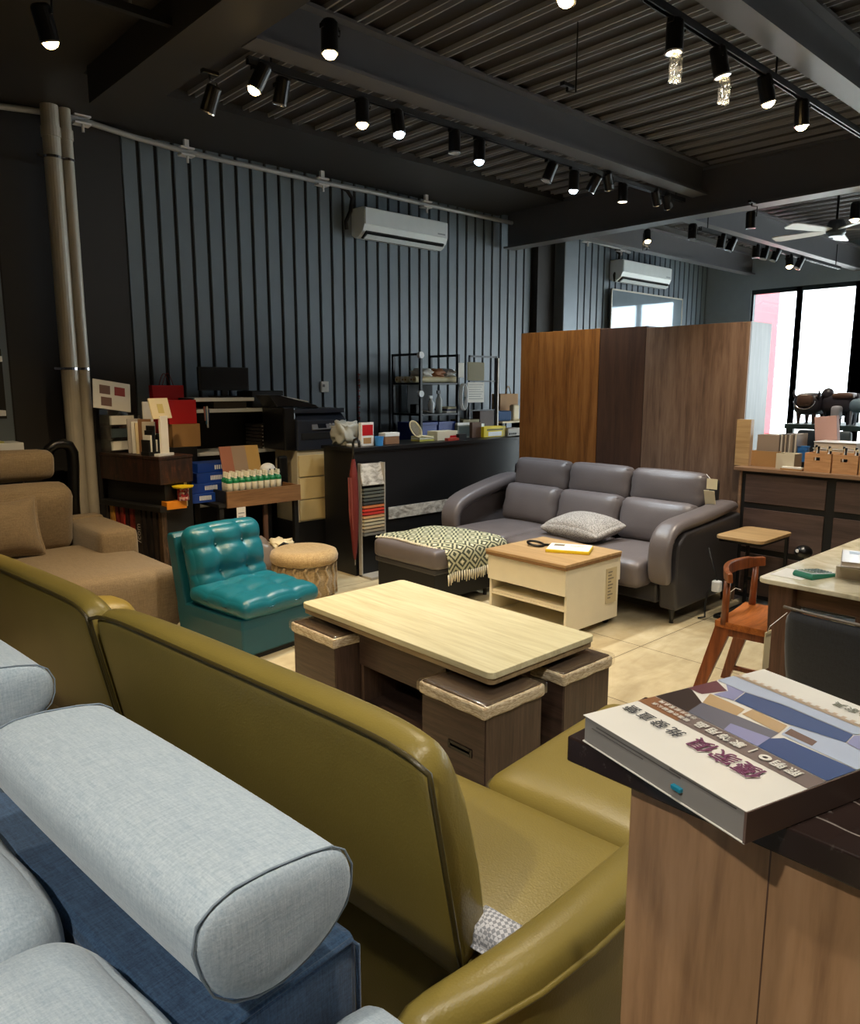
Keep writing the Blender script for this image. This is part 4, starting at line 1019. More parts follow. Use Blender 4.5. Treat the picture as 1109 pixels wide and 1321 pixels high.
# ================================================================ marble-topped cabinet, front right
t = NT('dark marble'); vec = t.coord((1, 1, 1))
wv = t.noise(t.coord((2.2, .9, 1), (0, 0, .5)), 2.0, 3, .5, .5)
v1 = t.math('ABSOLUTE', t.math('SUBTRACT', wv, .5)); vein = t.ramp(v1, [(.0, (1, 1, 1, 1)), (.005, (0, 0, 0, 1))])
msk = t.ramp(t.noise(vec, 3.1, 2), [(.52, (0, 0, 0, 1)), (.62, (1, 1, 1, 1))])
spk = t.ramp(t.noise(vec, 60, 3, .7), [(.62, (0, 0, 0, 1)), (.75, (.4, .36, .32, 1))])
cb = t.mix(t.noise(vec, 4, 4), srgb(34, 26, 24), srgb(58, 44, 40)); cb = t.mix(.15, cb, spk, 'ADD')
vm = t.math('MULTIPLY', vein, msk)
m_dmar = t.set(col=t.mix(vm, cb, srgb(200, 190, 180)), rough=.16)
m_oakbody = wood('weathered oak', (176, 136, 98), (126, 92, 64), 'z', .8, .42, stretch=9, rgb3=(196, 156, 118))
o = thing('counter_cabinet', 'oak cabinet with thick black marble top in the bottom right corner', 'cabinet', (1.3, .05, 0))
bx('top', m_dmar, o, .921, 1.15, -.7, .676, 1.008, 1.05, .003)
yb = at(812, 1043, x=.952)
bx('body', m_oakbody, o, .952, 1.12, -.66, yb.y, .0, 1.008, .003)
ysm = at(990, 1150, x=.952).y
bx('panel_seam', m_walnut, o, .9512, .9525, ysm-.001, ysm+.001, .02, 1.0, 0)

# ================================================================ the big furniture catalogue lying on it
m_ink = plain('print purple', (112, 52, 84), .5); m_grey = plain('print grey black', (70, 70, 72), .5)
m_whitecov = plain('gloss cover white', (236, 232, 222), .22)
A = at(752, 922, z=1.094); B = at(985, 863, z=1.094); C = at(977, 1042, z=1.094)
e1 = (B-A); L1 = e1.length; ang = math.degrees(math.atan2(e1.y, e1.x)); L2 = .306
o = thing('furniture_catalogue', 'thick white furniture catalogue lying on the black marble cabinet top', 'book', (A.x, A.y, 1.0502), ang, local=True)
TH = .044
bx('pages', plain('page block grey', (150, 146, 142), .6), o, .002, L1-.003, -L2+.003, -.003, .002, TH-.0015, 0)
bx('back_cover', m_whitecov, o, 0, L1, -L2, 0, 0, .002, .0006)
cv = bx('front_cover', m_whitecov, o, 0, L1, -L2, 0, TH-.0015, TH, .0006)
bx('spine', plain('spine brown print', (110, 88, 78), .35), o, 0, L1, -L2-.001, -L2+.003, .001, TH-.001, .0006)
# cover art: bands and picture tiles
z = TH+.0003
arts = {'taupe band': ((128, 112, 106), [[(.082, -L2), (.118, -L2), (.118, 0), (.082, 0)]]),
 'rust band': ((150, 104, 70), [[(.0822, -.085), (.1178, -.075), (.1178, 0), (.0822, 0)]]),
 'umber picture': ((62, 48, 44), [[(.119, -.07), (.175, -.055), (.205, -.01), (.205, 0), (.119, 0)]]),
 'plum picture': ((112, 66, 72), [[(.205, -.0), (.206, -.03), (.262, -.04), (.285, 0)]]),
 'sand picture': ((196, 164, 120), [[(.176, -.055), (.222, -.035), (.222, -.105), (.186, -.115)], [(.20, -.115), (.235, -.11), (.232, -.175), (.194, -.185)]]),
 'slate picture': ((112, 110, 122), [[(.119, -.07), (.175, -.055), (.186, -.115), (.194, -.185), (.119, -.20)]]),
 'blue picture': ((64, 82, 130), [[(.119, -.20), (.160, -.19), (.185, -.20), (.190, -L2), (.119, -L2)], [(.235, -.075), (.286, -.06), (.30, -.12), (.30, -.24), (.262, -.25), (.238, -.17)]]),
 'lilac picture': ((150, 150, 190), [[(.225, -.04), (.262, -.042), (.286, -.02), (.286, -.058), (.235, -.073)], [(.262, -.252), (.30, -.242), (.33, -.26), (.33, -L2), (.25, -L2)], [(.119, -.14), (.15, -.13), (.165, -.19), (.119, -.199)]]),
 'ice picture': ((188, 198, 218), [[(.287, 0), (.335, 0), (.335, -.25), (.302, -.24), (.302, -.12), (.287, -.06)], [(.192, -.19), (.236, -.178), (.26, -.25), (.248, -L2), (.192, -L2)]]),
 'film strip': ((196, 170, 140), [[(.337, -L2), (.352, -L2), (.352, 0), (.337, 0)]]),
 'bronze picture': ((120, 92, 76), [[(.2, -.19), (.225, -.185), (.222, -.23), (.2, -.235)]])}
mats = []; b = MB()
for i, (nm, (c_, polys)) in enumerate(arts.items()):
    mats.append(plain('print '+nm, c_, .3, var=.12)); b.mi = i
    for pl in polys:
        zz = z+.00012*i
        b.poly([((.112+(x-.082)*1.03 if x < .1185 else .15+(x-.119)*.856 if x < .336 else x), y, zz) for x, y in pl])
mats.append(m_whitecov); b.mi = len(mats)-1
for k in range(20): y = -.01-k*.0148; b.poly([(.341, y, z+.003), (.348, y, z+.003), (.348, y-.008, z+.003), (.341, y-.008, z+.003)])
b.build('cover_art', mats, o)
def ctext(name, s, x, y, size, m, bold=0, sp=1): return text(name, s, size, m, o, T(x, y, TH+.0032) @ RZ(90), .0003, bold, 0, sp)
ctext('title', '優家俱', .083, -.203, .039, m_ink, .0003, 1.02)
ctext('subtitle', '批發直營', .079, -.070, .027, m_grey, 0, 1.2)
ctext('band_text', '照明◎ | 家飾用品', .130, -.195, .020, m_whitecov, .0004, 1.25)
ctext('band_small_text', '沙發床組餐桌椅', .139, -.06, .010, m_whitecov, 0, 1.2); ctext('band_small_text', '櫥櫃衣櫃辦公桌', .124, -.06, .010, m_whitecov, 0, 1.2)
ctext('corner_text', '設計家具', .382, -.20, .021, plain('print olive grey', (110, 110, 90), .5), 0, 1.1)
tg = bx('page_flag', plain('flag blue', (40, 140, 170), .3), o, -.004, .012, -.205, -.188, .016, .022, .001)
# ragged dark page tops along the near edge
b = MB()
for k in range(26):
    y = -.015-.0112*k; b.box(.0005, .0025, y-.007, y, .006+.002*(k % 3), .010+.004*((k*7) % 4))
b = MB(); b.box(.0012, .0024, -.20, -.03, TH-.010, TH-.0085); b.box(.0012, .0024, -.13, -.02, TH-.015, TH-.014); b.box(.0012, .0024, -.29, -.18, TH-.006, TH-.0045)
b.build('page_marks', plain('page print dark', (92, 88, 86), .7), o)

# ================================================================ tall cabinets behind the sofa
m_w1 = wood('amber oak veneer', (150, 92, 40), (98, 56, 22), 'z', .9, .42, stretch=12, rgb3=(172, 112, 56))
m_w2 = wood('umber oak veneer', (86, 58, 42), (58, 38, 28), 'z', .9, .45, stretch=12)
m_w3 = wood('grey oak veneer', (118, 92, 74), (78, 58, 46), 'z', .9, .42, stretch=12, rgb3=(140, 114, 94))
m_wside = wood('silver grey veneer', (128, 132, 136), (106, 111, 116), 'z', .8, .35, stretch=10)
yA, yB, yC, yD = at(672, 430, x=5.6).y, at(774, 424, x=5.6).y, at(834, 420, x=5.6).y, at(969, 414, x=5.6).y
zA = at(672, 430, x=5.6).z; zD = at(969, 414, x=5.6).z
def tall(y1, y0, ztop, md, ms, lab, dx=0):
    o = thing('tall_cabinet', lab, 'cabinet', (5.78, (y0+y1)/2, 0))
    bx('body', ms, o, 5.62+dx, 5.96, y0+.001, y1-.001, .0, ztop, .002); bx('door', md, o, 5.60+dx, 5.619+dx, y0+.002, y1-.002, .08, ztop-.002, .003)
    bx('plinth', m_w2, o, 5.61+dx, 5.62+dx, y0+.003, y1-.003, 0, .08, 0)
    return o
tall(yA, yB, zA, m_w1, m_w1, 'amber-brown tall wooden cabinet, leftmost behind the grey sofa')
tall(yB, yC, zA-.005, m_w2, m_w2, 'narrow dark umber tall cabinet between the amber and the grey-brown ones')
tall(yC, yD, zD, m_w3, m_wside, 'grey-brown tall wooden cabinet with pale side, rightmost behind the grey sofa', -.004)

# ================================================================ sideboard at the right and its samples
m_sbp = wood('sideboard panel brown', (92, 74, 68), (64, 50, 47), 'y', 1.2, .45)
m_sbt = wood('sideboard top oak', (150, 118, 92), (112, 86, 66), 'y', 1.2, .4)
o = thing('sideboard', 'long sideboard with brown panels between black rails at the right', 'sideboard', (5.7, 1.1, 0))
SX = 5.42
bx('top', m_sbt, o, SX-.02, 5.98, -.4, 2.545, .985, 1.012, .003)
bx('body', m_black, o, SX+.014, 5.96, -.38, 2.49, .04, .985, .002)
bx('end_panel', m_sbt, o, SX, 5.96, 2.49, 2.51, 0, .985, .002)
yv = [2.49, at(1071, 690, x=SX).y, .55, -.38]
zr = [.05, .40, .735, .985]
yv[1] = at(1068, 670, x=SX).y
for i in range(3):
    for j in range(3):
        bx('panel', m_sbp, o, SX+.004, SX+.014, yv[i+1]+.03, yv[i]-.03, zr[j]+.022, zr[j+1]-.022, .002)
ZS = 1.0125
def on_side(px0, px1, pyt, X): # y-range and top height on the sideboard
    a = at(px0, 600, x=X); b_ = at(px1, 600, x=X); t_ = at((px0+px1)/2, pyt, x=X); return b_.y, a.y, t_.z
y0, y1, zt = on_side(948, 966, 541, 5.52)
o = thing('sample_board', 'tall pale wood sample board standing at the left end of the sideboard', 'sample board', (5.53, (y0+y1)/2, ZS)); bx('board', wood('pale ash', (206, 182, 154), (184, 158, 130), 'z', 1., .5), o, 5.51, 5.56, y0, y1, ZS, zt, .003); bx('edge_band', m_oak, o, 5.505, 5.51, y0, y1, ZS, zt, 0)
y0, y1, zt = on_side(968, 1001, 582, 5.55)
o = thing('sample_box', 'open brown cardboard box of wood swatches on the sideboard', 'box', (5.65, (y0+y1)/2, ZS))
b = MB(); b.box(5.55, 5.56, y0, y1, ZS, zt); b.box(5.80, 5.81, y0, y1, ZS, zt); b.box(5.56, 5.80, y0, y0+.01, ZS, zt); b.box(5.56, 5.80, y1-.01, y1, ZS, zt); b.box(5.56, 5.80, y0+.01, y1-.01, ZS, ZS+.01); b.build('box', m_kraft, o)
y2, y3, zt2 = on_side(974, 1001, 561, 5.60)
ms_ = [plain('swatch %d' % k, c_, .6) for k, c_ in enumerate(((150, 132, 116), (120, 104, 92), (176, 160, 142), (92, 84, 78), (200, 190, 176)))]
for k in range(6):
    s = thing('wood_swatch', 'wood swatch standing in the brown box on the sideboard', 'swatch', (5.60+.03*k, (y2+y3)/2, ZS+.01), 0, 'wood swatches in the brown box')
    bx('board', ms_[k % 3], s, 5.60+.03*k, 5.616+.03*k, y0+.014, y1-.014, ZS+.0105, zt2, .001)
for k in range(9):
    px = 1002+2.6*k; y = at(px, 600, x=5.62).y
    s = thing('sample_binder', 'thin sample binder standing in the striped row on the sideboard', 'binder', (5.70, y, ZS), 0, 'striped sample binders')
    bx('cover', ms_[(3, 4, 3, 2, 3, 4, 0, 3, 4)[k]], s, 5.62, 5.82, y-.010, y+.002, ZS, at(px, 560, x=5.62).z-.006*(k % 2), .001)
y0, y1, zt = on_side(1002, 1026, 585, 5.50)
m_basket = plain('tray cream', (206, 196, 172), .7)
def tray(name, lab, x0, x1, y0, y1, z0, z1, m, cat, group=None, holes=False):
    o = thing(name, lab, cat, ((x0+x1)/2, (y0+y1)/2, z0), 0, group)
    b = MB(); t_ = .008
    if holes:
        yc = (y0+y1)/2; hw = min(.028, (y1-y0)*.28); hz0 = z0+(z1-z0)*.62; hz1 = hz0+.022
        b.box(x0, x0+t_, y0, yc-hw, z0, z1); b.box(x0, x0+t_, yc+hw, y1, z0, z1); b.box(x0, x0+t_, yc-hw, yc+hw, z0, hz0); b.box(x0, x0+t_, yc-hw, yc+hw, hz1, z1)
    else: b.box(x0, x0+t_, y0, y1, z0, z1)
    b.box(x1-t_, x1, y0, y1, z0, z1); b.box(x0+t_, x1-t_, y0, y0+t_, z0, z1); b.box(x0+t_, x1-t_, y1-t_, y1, z0, z1); b.box(x0+t_, x1-t_, y0+t_, y1-t_, z0, z0+t_)
    b.build('walls', m, o); return o
tray('cream_tray', 'small cream card tray on the sideboard in front of the striped binders', 5.47, 5.60, y0, y1-.002, ZS, zt, m_basket, 'tray')
y0, y1, zt = on_side(1008, 1036, 596, 5.45)
for k in range(2):
    s = thing('flat_booklet', ('white flat booklet on top by the wooden crates', 'tan flat booklet underneath by the wooden crates')[1-k], 'booklet', (5.45, (y0+y1)/2, ZS+.012*k)); bx('cover', (m_kraft, m_paper)[k], s, 5.425, 5.465, y0, y1-.01*k, ZS+.012*k, ZS+.0115+.012*k, .001)
# wooden crates with little sample bottles
m_crate = wood('crate pine', (204, 158, 112), (172, 124, 82), 'y', 2., .55)
CL = ['first pine crate with sample bottles on the sideboard', 'second pine crate with sample bottles on the sideboard', 'third pine crate, cut by the right edge of the picture']
for k, (a_, b_) in enumerate(((1037, 1071), (1073, 1106), (1108, 1142))):
    y1, y0 = at(a_, 600, x=5.45).y, at(b_, 600, x=5.45).y; zt = at(1055, 585, x=5.45).z
    c_ = tray('pine_crate', CL[k], 5.45, 5.66, y0, y1, ZS, zt, m_crate, 'crate', 'pine crates of samples', True)
    n = 6
    for j in range(n):
        yy = y0+.02+(y1-y0-.04)*j/(n-1); xx = 5.49+.05*(j % 3)
        s = thing('sample_bottle', 'small dark sample bottle standing in the %s pine crate' % ('first', 'second', 'third')[k], 'bottle', (xx, yy, ZS+.008), 0, 'sample bottles in the %s pine crate' % ('first', 'second', 'third')[k])
        MB().lathe([(.012, 0), (.012, .10+.01*(j % 2)), (.006, .115+.01*(j % 2)), (.006, .14+.01*(j % 2))], (xx, yy, ZS+.0085), 10).build('glass', (m_dkmetal, m_white, m_kraft)[j % 3], s)
        MB().cyl((xx, yy, ZS+.148+.01*(j % 2)), (xx, yy, ZS+.165+.01*(j % 2)), .008, n=10).build('cap', (m_cream, m_dkmetal)[j % 2], s)
# stack of sample books behind the crates, blue cups, leaning box
for k in range(4):
    y1, y0 = at(1052-2*k, 570, x=5.75).y, at(1106, 570, x=5.75).y
    s = thing('sample_book', ('bottom', 'second', 'third', 'top')[k]+' sample book of the stack behind the pine crates', 'book', (5.8, (y0+y1)/2, ZS+.045*k)); bx('pages', (m_pages, m_kraft, m_pagew, m_pages)[k], s, 5.70+.01*k, 5.94, y0, y1-.01*k, ZS+.048*k+.004, ZS+.048*k+.043, .001); bx('cover', (m_white, m_cream, m_paper, m_white)[k], s, 5.695+.01*k, 5.945, y0-.004, y1-.01*k+.004, ZS+.048*k+.043, ZS+.048*k+.0475, .001)
y = at(1036, 575, x=5.68).y
for k in range(3):
    s = thing('blue_cup', ('bottom', 'middle', 'top')[k]+' blue paper cup of the small stack by the crates', 'cup', (5.68, y, ZS+.03*k)); MB().lathe([(.038, 0), (.044, .055), (.047, .058), (.041, .056), (.036, .004)], (5.68, y, ZS+.045+.026*k), 16).build('cup', plain('cup blue', (60, 130, 200), .5), s)
s = thing('upturned_tub', 'dark tub under the blue cups on the sideboard', 'tub', (5.68, y, ZS)); MB().lathe([(.05, 0), (.046, .044)], (5.68, y, ZS), 16).build('tub', m_dkmetal, s)
y1, y0 = at(1043, 560, x=5.83).y, at(1072, 560, x=5.83).y
s = thing('leaning_carton', 'pinkish carton leaning behind the stack of sample books', 'carton', (5.9, (y0+y1)/2, ZS)); Mx = T(5.96, (y0+y1)/2, ZS+.2) @ RX(-6)
bx('carton', plain('carton pink', (190, 150, 140), .7), s, -.006, .05, -(y1-y0)/2, (y1-y0)/2, -.195, .165, .002, Mx)
# ================================================================ far display stand with dark chairs by the window
m_far = plain('display stand green grey', (52, 74, 74), .5)
FXX = 8.0
pz = at(1060, 548, x=FXX).z
ya, yb_ = at(1014, 548, x=FXX).y, 1.9
o = thing('display_platform', 'raised dark display platform by the window carrying two dark chairs', 'platform', (8.2, (ya+yb_)/2, 0))
bx('deck', m_far, o, 7.95, 8.75, yb_, ya, pz-.05, pz, .005)
for y in (ya-.05, yb_+.05):
    for x in (8.0, 8.7): bx('post', m_far, o, x-.025, x+.025, y-.025, y+.025, 0, pz-.05, .002)
m_fch = leather('animal stool leather', (62, 58, 66), .4, 120, .05)
m_fbr = leather('animal stool brown', (112, 84, 70), .4, 120, .05)
m_fpale = plain('animal stool pale', (196, 196, 206), .5)
PX8 = 8.2; U8 = (at(1046, 530, x=PX8)-V((0, 0, EYE))).dot(FW)/970.   # metres per pixel there
def stool_legs(o, x, y, w, d, h, m, r=.018):
    for sx in (-1, 1):
        for sy in (-1, 1): MB().cyl((x+sx*d/2, y+sy*w/2, pz), (x+sx*d/2, y+sy*w/2, pz+h), r*.75, r*1.5, 10).build('leg', m, o)
y = at(1043.5, 530, x=PX8).y
o = thing('animal_stool', 'dark horned bull-shaped stool standing on the display platform, facing the room', 'stool', (8.2, y, pz))
MB().rbox((8.24, y, pz+.20), (.34, .26, .21), .07, 8, (0, 0, .01)).build('body', m_fch, o, smooth=True)
MB().rbox((8.075, y, pz+.235), (.09, .16, .12), .05, 8).build('head', m_fbr, o, smooth=True)
for sg in (-1, 1): MB().tube([(8.11, y+sg*.07, pz+.26), (8.10, y+sg*.115, pz+.275), (8.09, y+sg*.128, pz+.31), (8.09, y+sg*.118, pz+.345)], [.02, .016, .011, .004], 8).build('horn', m_fch, o, smooth=True)
MB().tube([(8.05, y+.105*math.cos(rad(a)), pz+.235+.085*math.sin(rad(a))) for a in range(180, 361, 15)], .007, 6).build('collar', m_rim, o, smooth=True)
stool_legs(o, 8.24, y, .15, .22, .12, m_fbr)
y = at(1081, 530, x=PX8).y
o = thing('animal_stool', 'dark animal-shaped stool standing sideways on the display platform, right of the horned one', 'stool', (8.2, y, pz))
MB().rbox((8.24, y, pz+.195), (.22, .32, .20), .07, 8, (0, 0, .015)).build('body', m_fch, o, smooth=True)
MB().rbox((8.22, y-.05, pz+.285), (.20, .20, .05), .022, 6, (0, 0, .01)).build('saddle', m_fbr, o, smooth=True)
MB().sphere((8.2, y+.11, pz+.295), .062, (1, .95, 1.1)).build('head', m_fch, o, smooth=True)
MB().tube([(8.22, y-.13, pz+.23), (8.22, y-.165, pz+.28), (8.22, y-.16, pz+.31)], [.016, .014, .010], 8).build('tail', m_fch, o, smooth=True)
stool_legs(o, 8.24, y, .21, .13, .12, m_fch)
y = at(1078.5, 530, x=8.02).y
o = thing('animal_stool', 'small pale animal-shaped stool in front of the sideways dark one on the display platform', 'stool', (8.02, y, pz))
MB().rbox((8.03, y, pz+.125), (.12, .085, .13), .03, 6).build('body', m_fpale, o, smooth=True)
stool_legs(o, 8.03, y, .05, .07, .08, m_dkmetal, .010)
y = at(1107, 530, x=8.1).y
o = thing('animal_stool', 'pale blue-grey rounded stool with thin legs at the right end of the display platform', 'stool', (8.1, y, pz))
MB().rbox((8.14, y, pz+.19), (.2, .17, .14), .06, 6).build('body', plain('stool pale blue', (130, 156, 176), .5), o, smooth=True)
stool_legs(o, 8.14, y, .11, .13, .14, m_fpale, .010)
m_fpan = plain('far chair slate', (40, 52, 64), .5); m_fpan2 = plain('far chair grey', (92, 108, 114), .5)
for k, (a_, b_, m) in enumerate(((1026, 1052, m_fpan), (1072, 1096, m_fpan2))):
    y1, y0 = at(a_, 580, x=7.6).y, at(b_, 580, x=7.6).y; zt = at(1040, 556, x=7.6).z
    o = thing('panel_back_chair', ('slate-blue', 'pale grey')[k]+' square-backed chair standing in front of the display platform', 'chair', (7.65, (y0+y1)/2, 0))
    MB().rbox((7.62, (y0+y1)/2, zt-.19), (.07, y1-y0, .40), .03, 6, (.012, 0, 0)).build('backrest', m, o, smooth=True)
    MB().rbox((7.41, (y0+y1)/2, .72), (.40, y1-y0, .09), .03, 6).build('seat', m, o, smooth=True)
    for x in (7.25, 7.62):
        for y in (y0+.03, y1-.03): MB().cyl((x, y, 0), (x, y, .70 if x < 7.5 else zt-.3), .015, n=8).build('leg', m_dkmetal, o)
m_cblack = plain('counter black laminate', (17, 17, 19), .38)
m_marbstrip = NT('grey stone strip'); nz = m_marbstrip.noise(m_marbstrip.coord((3, 3, 6), (0, .5, 0)), 4, 5, .6, 1.)
m_marbstrip = m_marbstrip.set(col=m_marbstrip.ramp(nz, [(.35, srgb(132, 124, 114)), (.6, srgb(206, 200, 190))]), rough=.3)
CZ = 1.09
# ================================================================ black reception counter
o = thing('reception_counter', 'black reception counter with a pale stone strip behind the leather ottoman', 'counter', (4.8, 5.2, 0))
bx('top', m_cblack, o, 3.745, 5.86, 4.985, 5.46, CZ-.03, CZ, .002)
bx('body', m_cblack, o, 3.76, 5.85, 5.0, 5.44, 0, CZ-.03, .003)
s0 = at(501, 657, y=4.995); s1 = at(501, 637+18, y=4.995)
bx('stone_strip', m_marbstrip, o, at(501, 650, y=4.995).x, 5.84, 4.990, 5.0, at(520, 667, y=4.995).z, at(520, 652, y=4.995).z, 0)
# swatch stand
Y = 4.93
sx0, sx1 = at(467, 650, y=Y).x, at(493, 650, y=Y).x
z0_, z1_ = at(480, 690, y=Y).z, at(480, 597, y=Y).z
o = thing('swatch_stand', 'tall metal stand of fabric swatch bars against the left end of the black counter', 'stand', ((sx0+sx1)/2, Y, 0))
b = MB(); b.box(sx0, sx1, 4.955, 4.965, .02, z1_); b.build('back_plate', m_dkmetal, o)
bx('upright', m_steel, o, sx1, sx1+.012, 4.90, 4.97, .0, z1_, .001); bx('upright', m_steel, o, sx0-.012, sx0, 4.93, 4.97, .0, z1_, .001); bx('foot', m_steel, o, sx0-.012, sx1+.04, 4.80, 4.97, 0, .02, .002)
zt0, zt1 = at(480, 625, y=Y).z, at(480, 598, y=Y).z
Mx = T(0, 4.90, zt0) @ RX(-16)
MB().box(sx0-.012, sx1+.004, 0, .012, 0, (zt1-zt0)*1.05, Mx).build('stone_sample', m_marbstrip, o, bevel=.002)
cols = [(92, 94, 86), (84, 88, 82), (100, 100, 90), (72, 76, 72), (60, 60, 58), (206, 120, 70), (220, 60, 40), (200, 50, 40), (214, 160, 110), (206, 190, 150), (190, 180, 150), (196, 176, 140), (150, 140, 120), (120, 118, 110)]
zt0 = at(480, 628, y=Y).z; dz = (zt0-z0_)/len(cols)
for k, c_ in enumerate(cols):
    z = zt0-dz*(k+1)
    MB().prism([(4.905, z+.004), (4.955, z+.004), (4.955, z+dz*.6), (4.905, z+dz*.85)], 'x', sx0, sx1).build('swatch_bar', plain('swatch fabric %d' % k, c_, .8), o)
# folded red umbrella hanging by the counter
Yu = 5.12; ux = 3.715
p0 = at(457, 572, x=ux); p1 = at(457, 600, x=ux); p2 = at(456, 728, x=ux)
o = thing('folded_umbrella', 'long dark red folded umbrella hanging on the end of the black counter', 'umbrella', (ux, p1.y, p2.z))
b = MB(); b.lathe([(.008, 0), (.018, .05), (.034, .25), (.040, (p1.z-p2.z)*.55), (.034, (p1.z-p2.z)*.85), (.014, p1.z-p2.z)], (ux-.01, p1.y, p2.z+.05), 12); b.build('canopy', plain('umbrella maroon', (110, 34, 30), .6), o)
for k in range(3): MB().tube([(ux-.05+.0*k, p1.y-.02+.02*k, p1.z-.1), (ux-.046, p1.y-.022+.02*k, p1.z-.4), (ux-.02, p1.y-.01+.01*k, p2.z+.12)], .004, 5).build('rib', plain('umbrella rib rose', (150, 80, 74), .5), o)
MB().cyl((ux-.01, p1.y, p2.z), (ux-.01, p1.y, p2.z+.06), .006, n=8).build('tip', m_chrome, o)
MB().tube([(ux-.01, p1.y, p1.z+.02), (ux-.01, p1.y, p0.z), (ux-.008, p1.y-.015, p0.z+.03), (ux-.0, p1.y-.04, p0.z+.04), (ux+.0, p1.y-.065, p0.z+.02), (ux, p1.y-.07, p0.z-.03)], .011, 8).build('handle', m_blackgloss, o, smooth=True)

def bi(name, lab, cat, px0, px1, pyt, Y, z0, depth, mat, part='box', rot=0, group=None, bevel=.003, ztop=None):
    """item standing at height z0 in plane Y, spanning px0..px1 and reaching up to picture row pyt"""
    zz = ztop if ztop else at((px0+px1)/2, pyt, y=Y).z
    x0, x1 = at(px0, pyt+10, y=Y).x, at(px1, pyt+10, y=Y).x
    o = thing(name, lab, cat, ((x0+x1)/2, Y+depth/2, z0), rot, group, local=True)
    w = x1-x0
    bx(part, mat, o, -w/2, w/2, -depth/2, depth/2, 0.0005, zz-z0, bevel)
    return o, w, zz-z0
CK = CZ+.0005
# things along the counter top
o = thing('plastic_bag', 'crumpled clear and white plastic bag on the left end of the black counter', 'bag', (3.86, 5.2, CK))
def crump(p, q): return p*(1+.22*math.sin(5*q.x+4*q.z)*math.cos(4*q.y+2*q.x)+.1*math.sin(11*q.z+7*q.y))
MB().rbox((3.87, 5.27, CK+.10), (.19, .22, .20), .07, 10, fn=crump).build('bag', plain('bag grey white', (176, 178, 172), .35), o, smooth=True)
o = thing('cable_coil', 'grey cable coil hanging over the corner of the black counter', 'cable', (3.80, 5.05, CK))
MB().tube([(3.82+.06*math.cos(a), 5.08+.06*math.sin(a), CK+.012+.004*k) for k in range(3) for a in [i*math.pi/8 for i in range(16)]], .007, 6).build('cable', m_steel, o, smooth=True)
o, w, h = bi('brochure', 'red and white brochure leaning on the black counter', 'brochure', 466, 482, 545, 5.10, CK, .04, m_paper, 'cover')
bx('red_print', m_red, o, -w/2+.01, w/2-.01, -.0215, -.020, h*.45, h*.9, 0); bx('picture_print', m_kraft, o, -w/2+.02, w/2-.03, -.0215, -.020, h*.1, h*.35, 0)
xb = at(489, 572, y=5.06).x
o = thing('blue_cup', 'blue paper cup on the black counter beside the brochure', 'cup', (xb, 5.06, CK)); MB().lathe([(.032, 0), (.040, .075), (.042, .078), (.037, .074), (.030, .005)], (xb, 5.06, CK), 16).build('cup', plain('cup blue bright', (60, 140, 210), .4), o)
o, w, h = bi('tea_box', 'small brown and white box on the black counter right of the blue cup', 'box', 497, 515, 560, 5.10, CK, .09, plain('box mottled brown', (150, 110, 80), .6))
bx('white_lid', m_paper, o, -w/2-.002, w/2+.002, -.047, .047, h-.02, h+.012, .002)
p = at(537, 548, y=5.1); q_ = at(560, 575, y=5.1)
o = thing('hand_fan', 'pale mesh hand fan lying propped on the black counter in front of the shelf rack', 'fan', (q_.x, 5.1, CK))
Mx = T(p.x+.01, 5.12, p.z-.04) @ RY(-35) @ RX(80)
b = MB(); b.tube([Mx @ V((.05*math.cos(a), .085*math.sin(a), 0)) for a in [i*2*math.pi/20 for i in range(20)]], .006, 6, closed=True); b.build('rim', m_cream, o, smooth=True)
b = MB()
for k in range(-3, 4): b.box(k*.013-.002, k*.013+.002, -.078*math.sqrt(1-(k/4)**2), .078*math.sqrt(1-(k/4)**2), -.0015, .0015, Mx)
b.build('mesh', m_cream, o)
MB().tube([(p.x+.045, 5.12, p.z-.10), (q_.x, 5.12, CK+.035)], .009, 8).build('handle', m_cream, o)
for k in range(3):
    c_ = ((205, 196, 90), (220, 214, 190), (180, 174, 120))[k]
    s, w, h = bi('leaflet_stack', ('lowest', 'middle', 'topmost')[k]+' leaflet of the small stack on the counter below the hand fan', 'leaflet', 541, 562, 570, 5.16, CK+.016*k, .12, plain('leaflet %d' % k, c_, .6), 'paper', ztop=CK+.015+.016*k)
o, w, h = bi('carton', 'cream carton with red sticker on the black counter', 'carton', 564, 590, 556, 5.12, CK, .14, plain('carton cream', (222, 208, 178), .6)); bx('sticker', m_red, o, w/2-.10, w/2-.01, -.072, -.070, .0, h*.5, 0)
o, w, h = bi('red_wrapper', 'small crumpled red wrapper on the black counter in front of the cream carton', 'wrapper', 578, 592, 565, 5.03, CK, .05, plain('wrapper red', (170, 60, 46), .4), 'wrapper')
o, w, h = bi('stapler_box', 'small black box on the black counter right of the cream carton', 'box', 592, 602, 560, 5.08, CK, .08, m_black)
o, w, h = bi('photo_frame', 'grey framed panel standing on the black counter', 'frame', 590, 609, 546, 5.22, CK, .03, plain('frame grey', (120, 124, 112), .4), 'frame'); bx('glass', plain('frame glass', (84, 92, 88), .15), o, -w/2+.02, w/2-.02, -.017, -.015, .02, h-.03, 0); bx('white_top', m_paper, o, -w/2, w/2, -.016, .016, h-.018, h+.004, .001)
o, w, h = bi('spice_box', 'brown patterned box on the black counter left of the yellow box', 'box', 609, 621, 545, 5.18, CK, .08, plain('pattern brown', (104, 72, 52), .6, 0, .3)); bx('white_side', m_white, o, w/2, w/2+.05, -.03, .03, 0, h*.9, .002)
